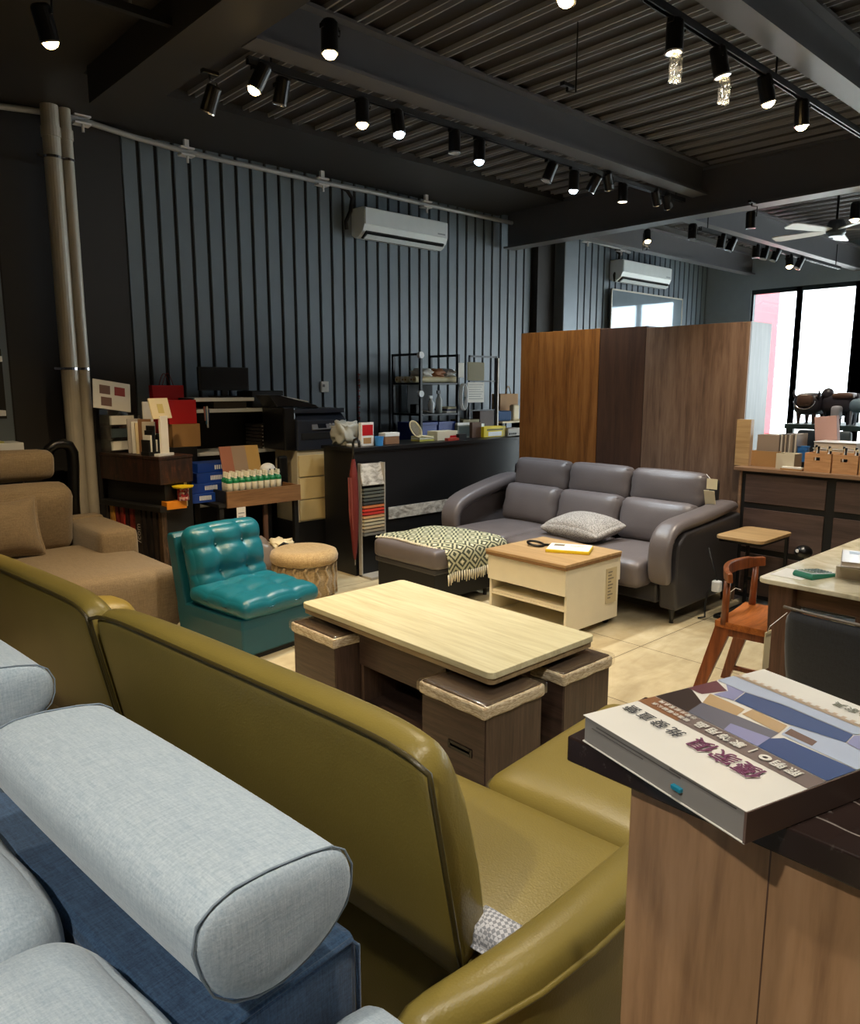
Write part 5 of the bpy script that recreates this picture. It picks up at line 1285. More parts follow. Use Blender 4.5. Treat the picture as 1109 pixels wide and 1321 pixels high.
o, w, h = bi('yellow_box', 'yellow box with white label on the black counter', 'box', 624, 652, 550, 5.14, CK, .10, m_yellow); bx('label', m_paper, o, -w*.30, w*.30, -.052, -.050, h*.1, h*.5, 0); bx('dark_print', plain('print khaki', (120, 110, 30), .6), o, -w*.36, w*.36, -.052, -.050, h*.62, h*.78, 0)
o, w, h = bi('white_box', 'white box with black lettering at the right end of the black counter', 'box', 655, 672, 552, 5.12, CK, .10, m_paper)
b = MB()
for k in range(4): b.box(-w*.40+.03*k, -w*.40+.03*k+.02, -.052, -.050, h*.15, h*.38)
b.build('print', m_black, o)
# ================================================================ low back counter behind the reception counter
o = thing('back_counter', 'long dark back counter against the ribbed wall behind the reception counter', 'counter', (5.6, 6.15, 0))
bx('body', m_cblack, o, 4.25, 7.4, 5.88, 6.44, 0, .88, .003); bx('top', plain('counter top grey', (60, 58, 58), .4), o, 4.22, 7.42, 5.85, 6.46, .88, .905, .003)
BZ = .9055
# black metal shelf rack standing on it
RXa, RXb, RYa, RYb, RZt = 5.33, 5.88, 5.92, 6.36, 1.935
o = thing('shelf_rack', 'black metal shelf rack with rolls and crates behind the reception counter', 'rack', (5.6, 6.14, BZ))
for x in (RXa, RXb):
    for y in (RYa, RYb): bx('post', m_dkmetal, o, x-.014, x+.014, y-.014, y+.014, BZ, RZt, .001)
    bx('top_bar', m_dkmetal, o, x-.012, x+.012, RYa, RYb, RZt-.024, RZt, .001)
SH = (1.63, 1.305)
bx('back_panel', m_black, o, 5.52, RXb+.01, 6.345, 6.352, SH[1], SH[0]-.02, 0)
for z in SH: bx('shelf', m_dkmetal, o, RXa-.01, RXb+.01, RYa-.01, RYb+.01, z-.02, z, .002)
bx('shelf', m_dkmetal, o, RXa-.01, RXb+.01, RYa-.01, RYb+.01, .98, 1.0, .002)
RG = 'paper rolls on the top shelf of the rack'
for k in range(5):
    y = 6.0+.07*k; x0 = RXa-.02+.02*(k % 2); x1 = RXb+(.06 if k < 2 else -.03)
    s = thing('paper_roll', ('front', 'second', 'middle', 'fourth', 'back')[k]+' pale paper roll on the top shelf of the black rack', 'roll', ((x0+x1)/2, y, SH[0]), 0, RG)
    MB().cyl((x0, y, SH[0]+.034), (x1, y, SH[0]+.034), .033, n=16).build('roll', (m_cream, m_paper, m_cream, m_paper, m_cream)[k], s); MB().cyl((x0-.001, y, SH[0]+.034), (x0+.002, y, SH[0]+.034), .012, n=10).build('core', m_kraft, s)
for k in range(3):
    x = 5.47+.175*k
    s = thing('folded_bag', ('left', 'middle', 'right')[k]+' white folded bag on top of the paper rolls on the rack', 'bag', (x, 6.04, SH[0]+.07)); MB().rbox((x, 6.06, SH[0]+.105), (.15, .20, .07), .03, 6, (0, 0, .015), crump).build('bag', (m_paper, plain('bag orange brown', (176, 112, 66), .5), m_white)[k], s, smooth=True)
for k, (px, h_, m) in enumerate(((556, .20, m_white), (566, .26, plain('bottle white grey', (190, 196, 196), .4)))):
    x = at(px, 525, y=6.0).x
    s = thing('spray_bottle', ('shorter', 'taller')[k]+' white spray bottle on the middle shelf of the black rack', 'bottle', (x, 6.0, SH[1]))
    MB().lathe([(.035, 0), (.036, h_*.55), (.014, h_*.72), (.013, h_*.8)], (x, 6.0, SH[1]+.0005), 14).build('bottle', m, s, smooth=True); b = MB().box(x-.03, x+.015, 5.99, 6.01, SH[1]+h_*.8, SH[1]+h_*.94); b.build('trigger', m_dkmetal if k else m_white, s)
x0 = at(575, 530, y=5.96).x
for k in range(3):
    s = thing('booklet', ('bottom', 'middle', 'top')[k]+' booklet of the pile on the right of the middle rack shelf', 'booklet', (x0+.09, 6.05, SH[1]+.022*k)); bx('cover', (m_paper, plain('booklet navy', (60, 66, 96), .6), m_cream)[k], s, x0+.01*k, x0+.20, 5.95, 6.16, SH[1]+.022*k+.0005, SH[1]+.022*k+.021, .001)
s = thing('black_tool', 'dark tool lying on the left of the middle rack shelf', 'tool', (5.40, 6.1, SH[1])); bx('body', m_black, s, 5.36, 5.46, 6.03, 6.13, SH[1]+.0005, SH[1]+.10, .01); MB().tube([(5.46, 6.05, SH[1]+.03), (5.5, 6.0, SH[1]+.02), (5.54, 5.97, SH[1]+.012)], .008, 6).build('handle', m_steel, s)
m_crateb = plain('crate blue', (36, 60, 140), .45)
for k, (xa, xb) in enumerate(((RXa+.02, RXa+.26), (RXa+.29, RXb-.02))):
    s = thing('blue_crate', ('left', 'right')[k]+' blue plastic crate on the lower rack shelf', 'crate', ((xa+xb)/2, 6.14, 1.0)); b = MB()
    b.box(xa, xb, 5.95, 6.32, 1.0005, 1.01); b.box(xa, xb, 5.95, 5.96, 1.01, 1.21); b.box(xa, xb, 6.31, 6.32, 1.01, 1.21); b.box(xa, xa+.01, 5.96, 6.31, 1.01, 1.21); b.box(xb-.01, xb, 5.96, 6.31, 1.01, 1.21); b.build('crate', m_crateb, s); bx('rim', m_crateb, s, xa-.006, xb+.006, 5.938, 5.95, 1.185, 1.215, .002)
# coil of white cable hanging on the rack's right front post
s = thing('cable_coil', 'white cable coil hanging on the right front post of the black rack', 'cable', (5.91, 5.89, 1.5))
c_ = at(596, 512, y=5.89)
MB().tube([(c_.x+.045*math.cos(a)+.01*k, 5.885-.006*k, c_.z+.14*math.sin(a)) for k in range(3) for a in [i*math.pi/9 for i in range(18)]], .010, 6).build('coil', m_white, s, smooth=True)
s = thing('tag_holder', 'white paper strip hanging on the upper right post of the black rack', 'paper strip', (5.92, 5.9, 1.6)); a_ = at(591, 468, y=5.895); b_ = at(598, 487, y=5.895); bx('strip', m_paper, s, a_.x, b_.x, 5.893, 5.896, b_.z, a_.z, 0)
for k, py in enumerate((458, 508)):
    c_ = at(541, py, y=5.90); s = thing('tape_roll', ('upper', 'lower')[k]+' white tape roll stuck on the left front post of the black rack', 'tape', (c_.x, 5.9, c_.z)); MB().lathe([(.018, -.02), (.034, -.02), (.034, .02), (.018, .02)], (0, 0, 0), 14, T(c_.x, 5.885, c_.z) @ RX(90)).build('tape', m_white, s)
# grid stand with hanging documents
GX0, GX1, GY, GZ = at(605, 460, y=5.95).x, at(640, 460, y=5.95).x, 5.95, at(622, 459, y=5.95).z
o = thing('document_stand', 'black metal frame stand with hanging documents right of the shelf rack', 'stand', ((GX0+GX1)/2, GY, BZ))
b = MB(); b.box(GX0, GX0+.02, GY-.01, GY+.01, BZ, GZ); b.box(GX1-.02, GX1, GY-.01, GY+.01, BZ, GZ); b.box(GX0, GX1, GY-.01, GY+.01, GZ-.02, GZ); b.build('frame', m_dkmetal, o)
zb = at(630, 491, y=GY).z; bx('cross_bar', m_dkmetal, o, GX0, GX1, GY-.008, GY+.008, zb-.015, zb, .001); bx('post', m_steel, o, GX1, GX1+.018, GY-.03, GY+.0, BZ, GZ-.02, .001)
zb = at(630, 528, y=GY).z; bx('cross_bar', m_dkmetal, o, GX0, GX1, GY-.008, GY+.008, zb-.015, zb, .001)
a_ = at(603, 467, y=5.93); b_ = at(624, 491, y=5.93)
s = thing('olive_folder', 'olive folder hanging on the black document stand', 'folder', (a_.x, 5.93, b_.z)); bx('cover', m_olive, s, a_.x, b_.x, 5.925, 5.937, b_.z, a_.z, .002)
a_ = at(603, 493, y=5.93); b_ = at(624, 519, y=5.93)
s = thing('hanging_document', 'white document hanging below the olive folder', 'paper', (a_.x, 5.93, b_.z)); bx('sheet', m_paper, s, a_.x, b_.x, 5.928, 5.934, b_.z, a_.z, 0); b = MB()
for k in range(7): b.box(a_.x+.02, b_.x-.02-.02*(k % 3), 5.9265, 5.9285, a_.z-.03-.026*k, a_.z-.024-.026*k)
b.build('print_lines', plain('print pale grey', (150, 152, 154), .6), s)
a_ = at(605, 545, y=5.9); s, w, h = bi('file_pile', 'pile of olive and brown files below the hanging document', 'files', 597, 618, 541, 5.90, BZ, .2, m_olive, 'pile')
s, w, h = bi('brown_bag', 'dark brown bag standing at the foot of the document stand', 'bag', 619, 637, 530, 5.90, BZ, .12, plain('bag dark brown', (70, 46, 36), .6), 'bag')
# desk board at the right with kraft bag
xk0, xk1 = at(641, 560, y=6.0).x, at(672, 560, y=6.0).x
zk = at(655, 543, y=6.0).z
o = thing('raised_shelf', 'pale raised shelf board on the back counter beside the amber cabinet', 'shelf', (7.1, 6.1, BZ)); bx('board', m_cream, o, xk0, 7.38, 5.92, 6.40, zk-.02, zk, .002); bx('support', m_black, o, xk0+.03, xk0+.06, 5.95, 6.38, BZ, zk-.02, .002); bx('support', m_black, o, 7.3, 7.33, 5.95, 6.38, BZ, zk-.02, .002)
s, w, h = bi('kraft_bag', 'brown kraft paper bag with handles on the raised shelf board', 'bag', 645, 668, 508, 6.12, zk+.0005, .14, m_kraft, 'bag')
MB().tube([(-.05+.1*k/8, -.05, h+.09*math.sin(math.pi*k/8)) for k in range(9)], .005, 6).build('handle', m_kraft, s, smooth=True)
s, w, h = bi('blue_cloth', 'folded blue cloth lying in front of the kraft bag', 'cloth', 641, 660, 530, 5.98, zk+.0005, .12, plain('cloth blue', (50, 84, 130), .8), 'cloth', bevel=.02)
s, w, h = bi('cream_can', 'cream can at the right of the folded blue cloth', 'can', 662, 670, 522, 5.98, zk+.0005, .07, m_cream, 'can', bevel=.02)

# ================================================================ printer on drawers
PX0, PX1, PY0, PY1 = 3.50, 4.13, 5.60, 6.0
DZ = 1.035
o = thing('drawer_tower', 'cream plastic drawer tower under the printer', 'drawers', (3.75, 5.8, 0))
m_drw = plain('drawer cream', (226, 204, 150), .4)
bx('shell', plain('drawer shell', (206, 196, 170), .45), o, 3.60, 4.08, 5.62, 5.98, .40, DZ, .004)
zz = [.41, .60, .80, 1.0]
for k in range(3): bx('drawer', m_drw, o, 3.61, 4.07, 5.605, 5.62, zz[k]+.006, zz[k+1]-.006, .004)
bx('stand', m_black, o, 3.58, 4.10, 5.62, 5.98, .0, .40, .003)
m_prn = plain('printer blue black', (46, 52, 66), .3)
o = thing('printer', 'black office printer with raised paper tray on the cream drawer tower', 'printer', (3.82, 5.8, DZ+.0005))
b = MB(); b.prism([(5.60, DZ+.0005), (6.0, DZ+.0005), (6.0, 1.36), (5.68, 1.36), (5.60, 1.30)], 'x', PX0+.1, PX1); b.build('body', m_prn, o, bevel=.012, seg=3)
p = at(396, 560, y=5.6); 
bx('side_cover', m_blackgloss, o, PX0-.02, PX0+.1, 5.62, 5.98, DZ+.01, 1.42, .015)
Mp = T(3.90, 5.61, 1.255) @ RX(-22); bx('control_panel', plain('panel grey', (128, 132, 142), .35), o, -.15, .17, -.012, .012, -.045, .045, .003, Mp); bx('screen', plain('screen dark', (30, 34, 44), .1), o, -.09, .0, -.014, -.011, -.035, .035, 0, Mp)
for i in range(3):
    for j in range(3): bx('button', plain('key pale', (170, 174, 180), .4), o, .035+.035*i, .057+.035*i, -.015, -.011, -.03+.024*j, -.016+.024*j, 0, Mp)
bx('scanner_lid', m_prn, o, PX0+.08, PX1, 5.62, 6.0, 1.36, 1.40, .008)
b = MB().prism([(PX0-.02, 1.42), (PX0+.1, 1.42), (PX0+.42, 1.40), (PX0+.38, 1.43), (PX0+.0, 1.52), (PX0-.10, 1.52)], 'y', 5.72, 5.96); b.build('feed_tray', m_blackgloss, o, bevel=.004)
Mp = T(PX0+.18, 5.84, 1.484) @ RY(10.6); bx('paper_sheets', m_paper, o, -.14, .14, -.10, .10, -.004, .004, 0, Mp)
bx('output_slot', m_black, o, PX0+.14, PX1-.04, 5.595, 5.61, 1.13, 1.19, .002)
# ================================================================ white-edged office shelf with monitor
YS = 6.0
sx0, sx1 = 2.86, 3.76
z1, z2, z3 = at(350, 525, y=YS).z, at(310, 521, y=YS).z, at(355, 577, y=YS).z
zt_ = at(300, 514, y=YS).z+.0
zA_ = at(310, 525, y=YS).z; zB_ = at(355, 578, y=YS).z
o = thing('office_shelf', 'black office shelf unit with white-edged boards under the monitor', 'shelf unit', (3.3, 6.2, 0))
ZS1, ZS0 = at(300, 513, y=YS).z, at(310, 527, y=YS).z
for nm, z, xa, xb in (('top_board', ZS1, 2.86, 3.42), ('board', ZS0, sx0, sx1), ('board', zB_, sx0, sx1), ('board', .60, sx0, sx1)):
    bx(nm, m_white, o, xa, xb, YS, 6.38, z-.03, z, .002)
bx('side', m_black, o, sx0-.02, sx0, YS+.01, 6.4, 0, ZS1, .002); bx('side', m_black, o, sx1, sx1+.018, YS+.01, 6.4, 0, ZS0, .002); bx('back', m_black, o, sx0, sx1, 6.38, 6.4, 0, ZS1, 0)
a_ = at(255, 473, y=6.2); b_ = at(321, 505, y=6.2)
o = thing('computer_monitor', 'black computer monitor on the office shelf against the ribbed wall', 'monitor', ((a_.x+b_.x)/2, 6.2, ZS1+.0005))
bx('screen_housing', m_black, o, a_.x, b_.x, 6.19, 6.23, ZS1+.06, a_.z, .006); bx('screen', m_blackgloss, o, a_.x+.015, b_.x-.015, 6.186, 6.191, ZS1+.08, a_.z-.015, 0); bx('stand', m_black, o, (a_.x+b_.x)/2-.03, (a_.x+b_.x)/2+.03, 6.19, 6.22, ZS1+.0005, ZS1+.07, .003); bx('foot', m_black, o, (a_.x+b_.x)/2-.12, (a_.x+b_.x)/2+.12, 6.12, 6.28, ZS1+.0005, ZS1+.012, .003)
o, w, h = bi('desktop_box', 'black flat machine on the office shelf right of the monitor', 'machine', 325, 366, 504, 6.05, ZS0+.0005, .28, m_black, 'case', bevel=.01)
o, w, h = bi('brown_tray', 'dark brown paper tray between the white boards of the office shelf', 'tray', 276, 318, 516, 6.04, ZS0+.0005, .25, plain('tray dark brown', (52, 44, 36), .6), 'tray')
FG = 'files on the middle board of the office shelf'
for k in range(7):
    z = zB_+.0005+.032*k
    a_ = at(336, 560, y=6.03).x; b_ = at(361, 560, y=6.03).x
    s = thing('flat_file', 'dark flat file of the neat pile on the office shelf', 'file', ((a_+b_)/2, 6.15, z), 0, FG); bx('file', plain('file brown black', (48, 44, 42), .6), s, a_, b_, 6.02, 6.3, z, z+.024, .002); bx('paper_edge', m_paper, s, a_+.01, b_-.002, 6.016, 6.022, z+.006, z+.012, 0)
o, w, h = bi('green_file_box', 'teal green file box standing at the right end of the office shelf', 'file box', 363, 369, 533, 6.02, zB_+.0005, .3, m_green, 'box')
# doll hanging
a_ = at(268, 515, y=5.95)
o = thing('lanyard_bunch', 'bunch of coloured lanyards hanging at the left front of the office shelf', 'lanyards', (a_.x, 5.96, ZS0))
for k, c_ in enumerate(((190, 120, 120), (60, 120, 160), (220, 220, 220), (40, 60, 120))):
    MB().tube([(a_.x+.012*k-.02, 5.993, ZS0+.004), (a_.x+.012*k-.018, 5.985, a_.z-.06-.03*(k % 2)), (a_.x+.01*k-.014, 5.985, a_.z-.18-.03*(k % 3))], .008, 6).build('strap', plain('lanyard %d' % k, c_, .6), o, smooth=True)

# ================================================================ dark reclaimed-wood counter, left (turned 13 deg)
m_dkw = NT('distressed dark wood'); vec = m_dkw.coord((6, 6, 1)); n1 = m_dkw.noise(vec, 3, 6, .65, .8); n2 = m_dkw.noise(m_dkw.coord(), 26, 4, .7)
c1 = m_dkw.ramp(n1, [(.4, srgb(26, 18, 16)), (.62, srgb(58, 34, 26)), (.78, srgb(104, 58, 34))]); m_dkw = m_dkw.set(col=m_dkw.mix(.25, c1, m_dkw.ramp(n2, [(.55, (0, 0, 0, 1)), (.8, srgb(150, 90, 50))]), 'ADD'), rough=.45)
ROT = 13
base = V((2.30, 5.46, 0))
o = thing('reclaimed_counter', 'dark distressed wood counter at the left behind the tan sofa arm', 'counter', tuple(base), ROT, local=True)
LK = .76; WK = .30
bx('fascia', m_dkw, o, 0, WK, 0, LK, .865, 1.055, .004); bx('top', m_dkw, o, -.006, WK+.006, -.006, LK, 1.055, 1.075, .003)
bx('carcass', m_black, o, .05, WK, .02, LK, 0, .865, .002); bx('ledge', m_black, o, -.03, .06, -.02, LK, .66, .70, .003)
PC = [((36, 32, 32), .04), ((170, 124, 54), .055), ((90, 28, 28), .045), ((120, 40, 34), .05), ((46, 26, 24), .04), ((96, 34, 28), .05), ((40, 36, 34), .075), ((34, 30, 30), .04), ((28, 26, 26), .05), ((38, 32, 30), .05), ((60, 46, 34), .05)]
yy = LK-.03; PG = 'painted boards leaning under the dark counter'
cols_n = ['black', 'yellow-ochre', 'maroon', 'red-brown', 'dark brown', 'rust', 'charcoal lettered', 'ash-black', 'coal-black', 'soot-grey', 'umber']
for k, (c_, w) in enumerate(PC):
    s = thing('painted_board', 'narrow %s board, %s from the left under the dark distressed counter' % (cols_n[k], ('first', 'second', 'third', 'fourth', 'fifth', 'sixth', 'seventh', 'eighth', 'ninth', 'tenth', 'eleventh')[k]), 'board', RZ(ROT) @ V((0, 0, 0))+base, ROT, PG, local=True)
    t = NT('painted board %d' % k); nz = t.noise(t.coord((30, 30, 5)), 1.5, 5, .7, .6); bd = srgb(*[min(255, int(x*1.5)) for x in c_]); m = t.set(col=t.ramp(nz, [(.42, tuple(x*.35 for x in bd[:3])+(1,)), (.6, bd), (.74, tuple(min(1, x*2.2) for x in bd[:3])+(1,))]), rough=.5)
    bx('plank', m, s, .0, .045, yy-w+.004, yy, .03, .655, .002)
    if k == 6: text('lettering', '/com', .075, plain('lettering grey', (190, 184, 176), .6), s, T(-.0015, yy-w/2, .47) @ RZ(-90) @ RX(90) @ RZ(90), .0004)
    yy -= w+.018
# items on the dark counter
KZ = 1.0755
def kpos(l, w=.1): v = RZ(ROT) @ V((w, l, 0)); return base+v
def ki(name, lab, cat, l, w, sx, sy, h, mat, part='body', rot=0, group=None, dz=0):
    p = kpos(l, w); o = thing(name, lab, cat, (p.x, p.y, KZ+dz), ROT+rot, group, local=True); bx(part, mat, o, -sx/2, sx/2, -sy/2, sy/2, .0005, h, .002); return o
# acrylic rack of cards with header board at the far left
p = kpos(.64, .12)
m_acr = glass('acrylic', (.93, .95, .96, 1), .12, .02)
o = thing('card_display', 'clear acrylic card display with picture header at the left end of the dark counter', 'display', (p.x, p.y, KZ), ROT-6, local=True)
m_pict = plain('picture brown', (120, 92, 84), .5); m_pict2 = plain('picture red', (150, 60, 56), .5)
bx('base', m_acr, o, -.12, .12, -.10, .10, .0005, .008, 0); bx('back', m_acr, o, -.12, .12, .085, .09, .008, .34, 0); bx('side', m_acr, o, -.122, -.118, -.10, .09, .008, .30, 0); bx('side', m_acr, o, .118, .122, -.10, .09, .008, .30, 0)
Mh = T(-.03, .02, .43) @ RX(-14) @ RY(9); hd = bx('header', m_paper, o, -.16, .14, -.004, .004, -.10, .13, 0, Mh)
for (a_, b_, m) in ((-.11, .02, m_pict), (.01, .02, m_pict2), (-.10, -.075, m_pict)): bx('picture', m, hd, a_, a_+.085, -.0055, -.004, b_, b_+.07, 0, Mh)
for k in range(3):
    bx('card_stack', (m_paper, plain('card slate', (70, 84, 92), .5), m_paper)[k], o, -.10, .10, -.04+.0*k, -.03, .02+.10*k, .09+.10*k, 0, T(0, 0, 0) @ RX(0)); bx('tier', m_acr, o, -.118, .118, -.08, .08, .015+.10*k, .018+.10*k, 0)
EN = ['pale envelope', 'white envelope', 'cream envelope', 'white card folder', 'beige envelope']
for k, (l, h, m, rot) in enumerate(((.46, .27, plain('envelope grey', (186, 180, 176), .6), 12), (.41, .25, m_paper, 4), (.36, .24, m_cream, -4), (.32, .27, plain('folder brown', (140, 104, 74), .6), 0), (.27, .25, plain('envelope ivory', (206, 198, 182), .6), 0))):
    s = ki('envelope', EN[k]+', %s in the row standing along the dark counter' % ('first', 'second', 'third', 'fourth', 'last')[k], 'envelope', l, .12, .018, .10, h, m, 'envelope', 70 if k < 3 else 30)
    if k in (1, 3): bx('print', plain('print tan', (150, 130, 110), .6), s, -.0105, -.0092, -.03, .02, h*.6, h*.85, 0)
s = ki('standing_leaflet', 'pale leaflet leaning high behind the row of envelopes', 'leaflet', .44, .24, .10, .012, .40, m_paper, 'sheet', 8)
# flip calendar on its pedestal, black pen rack
s = ki('flip_calendar', 'white flip card with yellow flower print standing at the near end of the dark counter', 'calendar', .07, .10, .16, .05, .02, m_white, 'foot', 12)
Mh = T(0, 0, .29) @ RX(-14); bx('card', m_cream, s, -.10, .10, -.005, .005, -.01, .145, 0, Mh); bx('stem', m_paper, s, -.035, .045, -.012, .008, .02, .30, .002); bx('flower_print', plain('flower ochre', (206, 186, 110), .6), s, -.03, .03, -.0065, -.005, .03, .10, 0, Mh)
s = ki('pen_rack', 'black rack of small dark cards beside the flip card on the dark counter', 'rack', .18, .06, .10, .10, .03, m_black, 'base')
for k in range(6): bx('card', (m_black, m_paper, m_dkmetal)[k % 3], s, -.045+.016*k, -.033+.016*k, -.05, .045, .03, .12+.035*(k % 4), .001)
# red paper bags behind
for k, (pa, pb, pt, yy_, zb) in enumerate(((197, 238, 497, 6.25, 1.20), (214, 254, 516, 5.95, at(234, 547, y=5.95).z))):
    a_ = at(pa, pt, y=yy_); b_ = at(pb, pt, y=yy_); zt = at((pa+pb)/2, pt, y=yy_).z
    s = thing('red_paper_bag', ('larger red paper bag with string handles at the back', 'smaller red paper bag standing in front of the larger one')[k], 'bag', ((a_.x+b_.x)/2, yy_+.06, zb))
    hh = zt-zb; M_ = None
    b = MB(); b.loft([[(a_.x+.02, yy_, zb), (b_.x-.01, yy_, zb), (b_.x-.01, yy_+.12, zb), (a_.x+.02, yy_+.12, zb)], [(a_.x, yy_+.02, zt), (b_.x, yy_+.02, zt), (b_.x, yy_+.09, zt), (a_.x, yy_+.09, zt)]]); b.build('bag', m_red, s, bevel=.003)
    if k == 0:
        for yo in (.02, .09): MB().tube([(a_.x+(b_.x-a_.x)*(.33+.34*i/10), yy_+yo, zt+.10*math.sin(math.pi*i/10)) for i in range(11)], .003, 6).build('handle', plain('string maroon', (110, 30, 30), .6), s)
o = thing('back_cabinet', 'low dark cabinet behind the reclaimed counter carrying the red paper bags', 'cabinet', (2.7, 6.2, 0)); bx('body', m_cblack, o, 2.5, 2.83, 6.21, 6.44, 0, 1.1995, .003); bx('front_step', m_cblack, o, 2.52, 2.83, 5.93, 6.21, 0, 1.0995, .003)
s, w, h = bi('kraft_carton', 'brown kraft carton under the smaller red paper bag', 'carton', 222, 258, 540, 5.94, 1.1, .20, m_kraft, ztop=at(234, 547, y=5.95).z-.0005)

# ================================================================ wooden display table with tray of bottles
TZt = .675
o = thing('display_table', 'dark display table with brown wood tray, between the teal chair and the drawer tower', 'table', (3.1, 5.7, 0))
bx('top', m_black, o, 2.74, 3.50, 5.42, 5.92, TZt-.03, TZt, .002)
for x in (2.77, 3.46):
    for y in (5.45, 5.89): bx('leg', m_black, o, x-.02, x+.02, y-.02, y+.02, 0, TZt-.03, .002)
bx('divider', m_walnut, o, 3.16, 3.20, 5.46, 5.48, .2, TZt-.03, .002)
m_tray = wood('tray oak brown', (150, 112, 76), (112, 80, 52), 'x', 1.2, .5)
tz1 = at(340, 630, y=5.4).z
tx0, tx1 = at(293, 640, y=5.4).x, at(388, 640, y=5.4).x
o = thing('wood_tray', 'brown wooden tray box holding the white bottles on the display table', 'tray', ((tx0+tx1)/2, 5.6, TZt))
bx('front', m_tray, o, tx0, tx1, 5.40, 5.418, TZt-.035, tz1, .002); bx('left_side', m_black, o, tx0, tx0+.018, 5.42, 5.86, TZt+.0005, tz1, .002); bx('right_side', m_tray, o, tx1-.018, tx1, 5.42, 5.86, TZt+.0005, tz1, .002); bx('rear', m_tray, o, tx0+.018, tx1-.018, 5.845, 5.86, TZt+.0005, tz1, .002); bx('bottom', m_tray, o, tx0+.018, tx1-.018, 5.42, 5.845, TZt+.0005, TZt+.012, 0)
m_bot = plain('bottle cream white', (236, 232, 214), .35); m_cap = plain('cap green', (24, 130, 84), .4)
zb = TZt+.060; k = 0
bx('packing', m_kraft, o, tx0+.02, tx1-.02, 5.42, 5.84, TZt+.0125, TZt+.0595, 0)
BGp = 'white sample bottles in the wooden tray'
for r_ in range(3):
    for i in range(9):
        x = tx0+.05+.056*i+.01*r_; y = 5.452+.056*r_
        s = thing('sample_bottle', 'small white bottle with green collar packed in the brown wooden tray', 'bottle', (x, y, zb), 0, BGp)
        MB().lathe([(.0, 0), (.025, .001), (.026, .09), (.023, .115), (.012, .135), (.012, .15)], (x, y, zb), 12).build('bottle', m_bot, s, smooth=True); MB().lathe([(.0265, .098), (.0265, .118), (.014, .136), (.014, .13)], (x, y, zb), 12).build('collar', m_cap, s); MB().cyl((x, y, zb+.15), (x, y, zb+.18), .016, .013, 10).build('cap', m_bot, s)
o = thing('white_toy', 'white round soft toy head lying on the bottles in the wooden tray', 'toy', (tx1-.14, 5.62, zb+.16)); c_ = at(345, 605, y=5.55); MB().sphere((c_.x, 5.55, c_.z), .058, (1.15, 1, .9)).build('head', m_white, o, smooth=True)
for dx in (-.01, .035): MB().sphere((c_.x+dx, 5.495, c_.z+.002), .007, u=8, v=6).build('eye', m_black, o, smooth=True)
bx('support', m_white, o, c_.x-.03, c_.x+.03, 5.53, 5.60, zb, c_.z-.03, .01)
# display card with photos leaning (left of bottles)
c0 = at(285, 577, y=5.62); c1 = at(335, 574, y=5.62); cb_ = at(300, 630, y=5.50)
o = thing('folding_card', 'open brown and pink display card leaning in the wooden tray', 'card', (c0.x, 5.6, zb))
zt = c0.z
for k, (a_, b_, m) in enumerate(((0, .30, plain('card rose brown', (176, 116, 96), .6)), (.30, .66, plain('card mauve grey', (168, 146, 128), .6)), (.66, 1, plain('card gold', (196, 160, 96), .6)))):
    xa = c0.x+(c1.x-c0.x)*a_; xb = c0.x+(c1.x-c0.x)*b_
    b = MB(); b.loft([[(xa+.03, 5.61, zb), (xb+.03, 5.61, zb), (xb+.03, 5.618, zb), (xa+.03, 5.618, zb)], [(xa, 5.66, zt), (xb, 5.66, zt), (xb, 5.668, zt), (xa, 5.668, zt)]]); b.build('panel', m, o)
# blue boxes
BX = [((246, 300), 560, 5.78, 'top'), ((246, 290), 578, 5.74, 'middle'), ((243, 286), 600, 5.66, 'lower'), ((241, 282), 620, 5.58, 'bottom')]
zl = TZt+.0005
hs = [.075, .075, .08, .075]
for k in range(4):
    (pa, pb), pt, yy_, nm = BX[3-k]
    a_ = at(pa, pt, y=yy_).x; b_ = at(pb, pt, y=yy_).x
    s = thing('blue_box', nm+' blue carton of the stack on the left of the display table', 'box', ((a_+b_)/2, yy_, zl)); w = b_-a_
    bx('carton', m_blue, s, a_, b_, 5.60+.03*k, 5.90, zl, zl+hs[k]-.001, .002)
    b = MB()
    for j in range(8): b.box(a_+.4*w+.035*w*2*j*.7, a_+.4*w+.035*w*2*j*.7+.03*w, 5.5985+.03*k, 5.6+.03*k, zl+.02, zl+.055)
    b.build('lettering', m_white, s); zl += hs[k]+(0)
o, w, h = bi('yellow_carton', 'orange-yellow carton at the left corner of the display table', 'box', 214, 240, 619, 5.44, TZt+.0005, .10, m_orange, ztop=TZt+.06)
xj = at(234, 610, y=5.46).x
o = thing('candy_jar', 'jar of red and white sweets standing on the orange-yellow carton', 'jar', (xj, 5.45, TZt+.061)); t = NT('mixed sweets'); vo = t.add('ShaderNodeTexVoronoi', {'Vector': t.coord(), 'Scale': 70.}); m_sw = t.set(col=t.ramp(t.math('FRACT', t.math('MULTIPLY', t.add('ShaderNodeSeparateColor', {0: vo.outputs['Color']}).outputs[0], 3)), [(.3, srgb(150, 30, 40)), (.5, srgb(220, 200, 190)), (.8, srgb(90, 20, 30))]), rough=.3)
MB().lathe([(.0, 0), (.042, .002), (.044, .09), (.04, .10), (0, .10)], (xj, 5.45, TZt+.061), 16).build('sweets', m_sw, o); MB().lathe([(.075, .101), (.08, .112), (.03, .118), (0, .118)], (xj, 5.45, TZt+.061), 20).build('lid', m_yellow, o)
o = thing('white_leaflet', 'pale yellow printed packet behind the candy jar', 'packet', (xj, 5.56, TZt)); bx('packet', plain('packet ivory', (230, 222, 180), .5), o, xj-.04, xj+.07, 5.53, 5.56, TZt+.0005, TZt+.24, .002); bx('print', plain('print blue grey', (90, 110, 140), .5), o, xj-.02, xj+.03, 5.528, 5.53, TZt+.15, TZt+.20, 0)
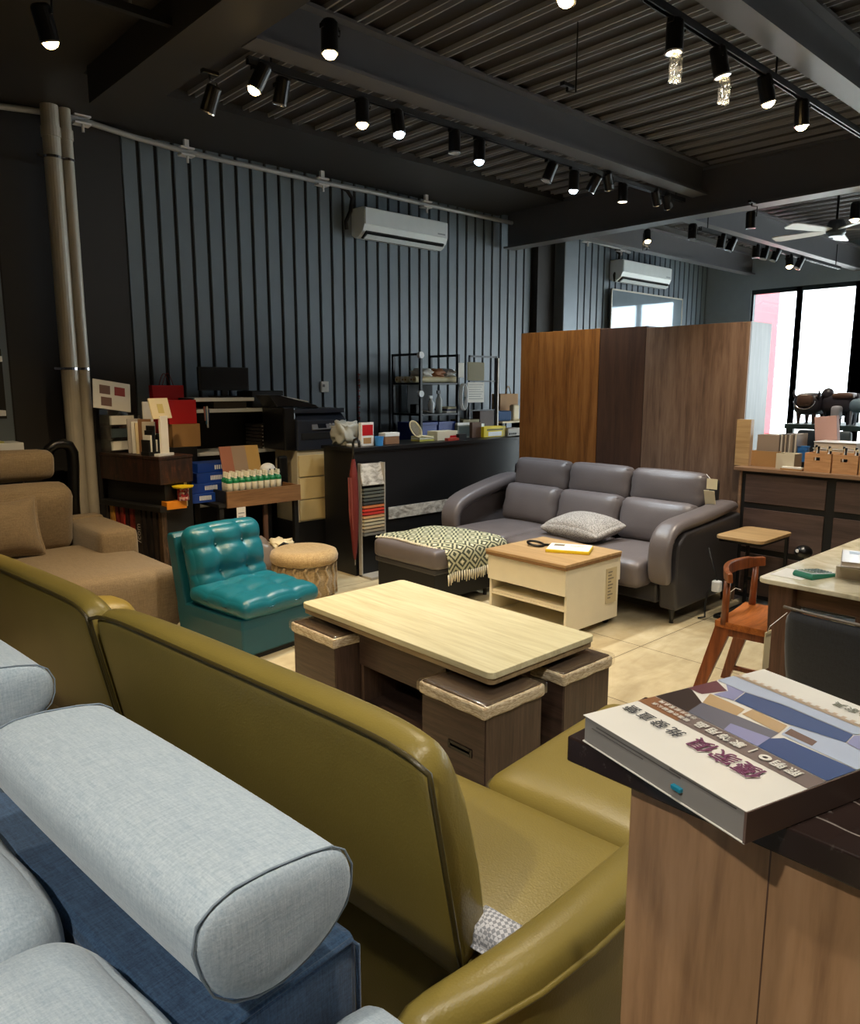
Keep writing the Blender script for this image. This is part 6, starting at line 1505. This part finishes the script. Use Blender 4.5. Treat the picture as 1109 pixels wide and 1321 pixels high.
o, w, h = bi('black_pouch', 'dark pouch leaning at the right end of the wooden tray', 'pouch', 360, 372, 588, 5.66, zb, .05, m_dkmetal, 'pouch', bevel=.02)
# paper sign hanging below the tray, sack on the floor
a_ = at(305, 655, y=5.395); b_ = at(318, 695, y=5.395)
o = thing('paper_sign', 'white paper sign hanging below the wooden tray behind the teal chair', 'sign', (a_.x, 5.395, b_.z)); bx('sheet', m_paper, o, a_.x, b_.x, 5.392, 5.396, b_.z, a_.z, 0); b = MB()
for k in range(7): b.box(a_.x+.012, b_.x-.012-.01*(k % 3), 5.3905, 5.3925, a_.z-.05-.028*k, a_.z-.044-.028*k)
b.build('print_lines', plain('print sign grey', (140, 140, 142), .6), o)
c_ = at(345, 690, y=5.30)
def bagf(p, q): return V((p.x*(1-.35*max(0, q.z)), p.y*(1-.3*max(0, q.z)), p.z))*(1+.10*math.sin(6*q.x+5*q.y)*math.cos(5*q.z))
o = thing('plastic_sack', 'grey plastic sack of goods on the floor under the wooden tray behind the pouf', 'sack', (2.98, 5.28, 0)); MB().rbox((2.95, 5.25, .20), (.38, .26, .40), .12, 10, (0, 0, .02), bagf).build('sack', plain('sack grey brown', (128, 116, 106), .35), o, smooth=True); MB().rbox((3.16, 5.22, .30), (.18, .16, .14), .05, 8, fn=crump).build('white_bundle', m_cream, o, smooth=True); MB().tube([(3.10, 5.14, .33), (3.13, 5.11, .36), (3.17, 5.11, .34), (3.19, 5.12, .28)], .012, 6).build('black_handle', m_black, o, smooth=True)

# ================================================================ far left: white cabinet, shelf boards, black hose
a_ = at(36, 572, y=6.1)
o = thing('white_cabinet', 'white-topped cabinet behind the tan sofa at the left edge', 'cabinet', (1.2, 6.35, 0)); bx('top', m_white, o, .7, a_.x, 6.21, 6.48, a_.z-.06, a_.z, .003); bx('body', m_black, o, .72, a_.x-.02, 6.23, 6.48, 0, a_.z-.06, .002)
q_ = at(10, 570, y=6.35)
o = thing('leaflet', 'yellow-green leaflet lying on the white-topped cabinet', 'leaflet', (1.40, 6.3, a_.z)); bx('sheet', plain('leaflet lime', (190, 190, 110), .6), o, 1.30, 1.47, 6.25, 6.40, a_.z+.0005, a_.z+.012, .002)
o = thing('wall_shelf', 'pair of white shelf boards cut by the left edge of the picture', 'shelf', (1.0, 6.4, 1.3))
for (px, py) in ((3, 463), (8, 533)):
    p = at(px, py, y=6.28); bx('board', m_white, o, .6, p.x, 6.28, 6.48, p.z-.02, p.z+.02, .002)
bx('back_board', m_black, o, .6, at(9, 533, y=6.46).x, 6.47, 6.483, at(8, 540, y=6.46).z, at(3, 450, y=6.46).z, 0)
o = thing('black_hose', 'black curved hose standing behind the tan sofa beside the steel pipes', 'hose', (1.75, 5.95, .6))
pts = [at(px, py, y=6.155) for px, py in ((60, 590), (63, 580), (70, 574), (80, 572), (89, 575), (94, 584), (95, 600), (95, 640), (94, 700))]
MB().tube([tuple(p) for p in pts[:-1]]+[(pts[-2].x, 6.155, .02)], .042, 12).build('hose', m_blackgloss, o, smooth=True)
MB().tube([(p.x, p.y-.04, p.z+.012) for p in pts[1:4]], .006, 6).build('pale_stripe', plain('hose stripe', (110, 112, 130), .5), o, smooth=True)
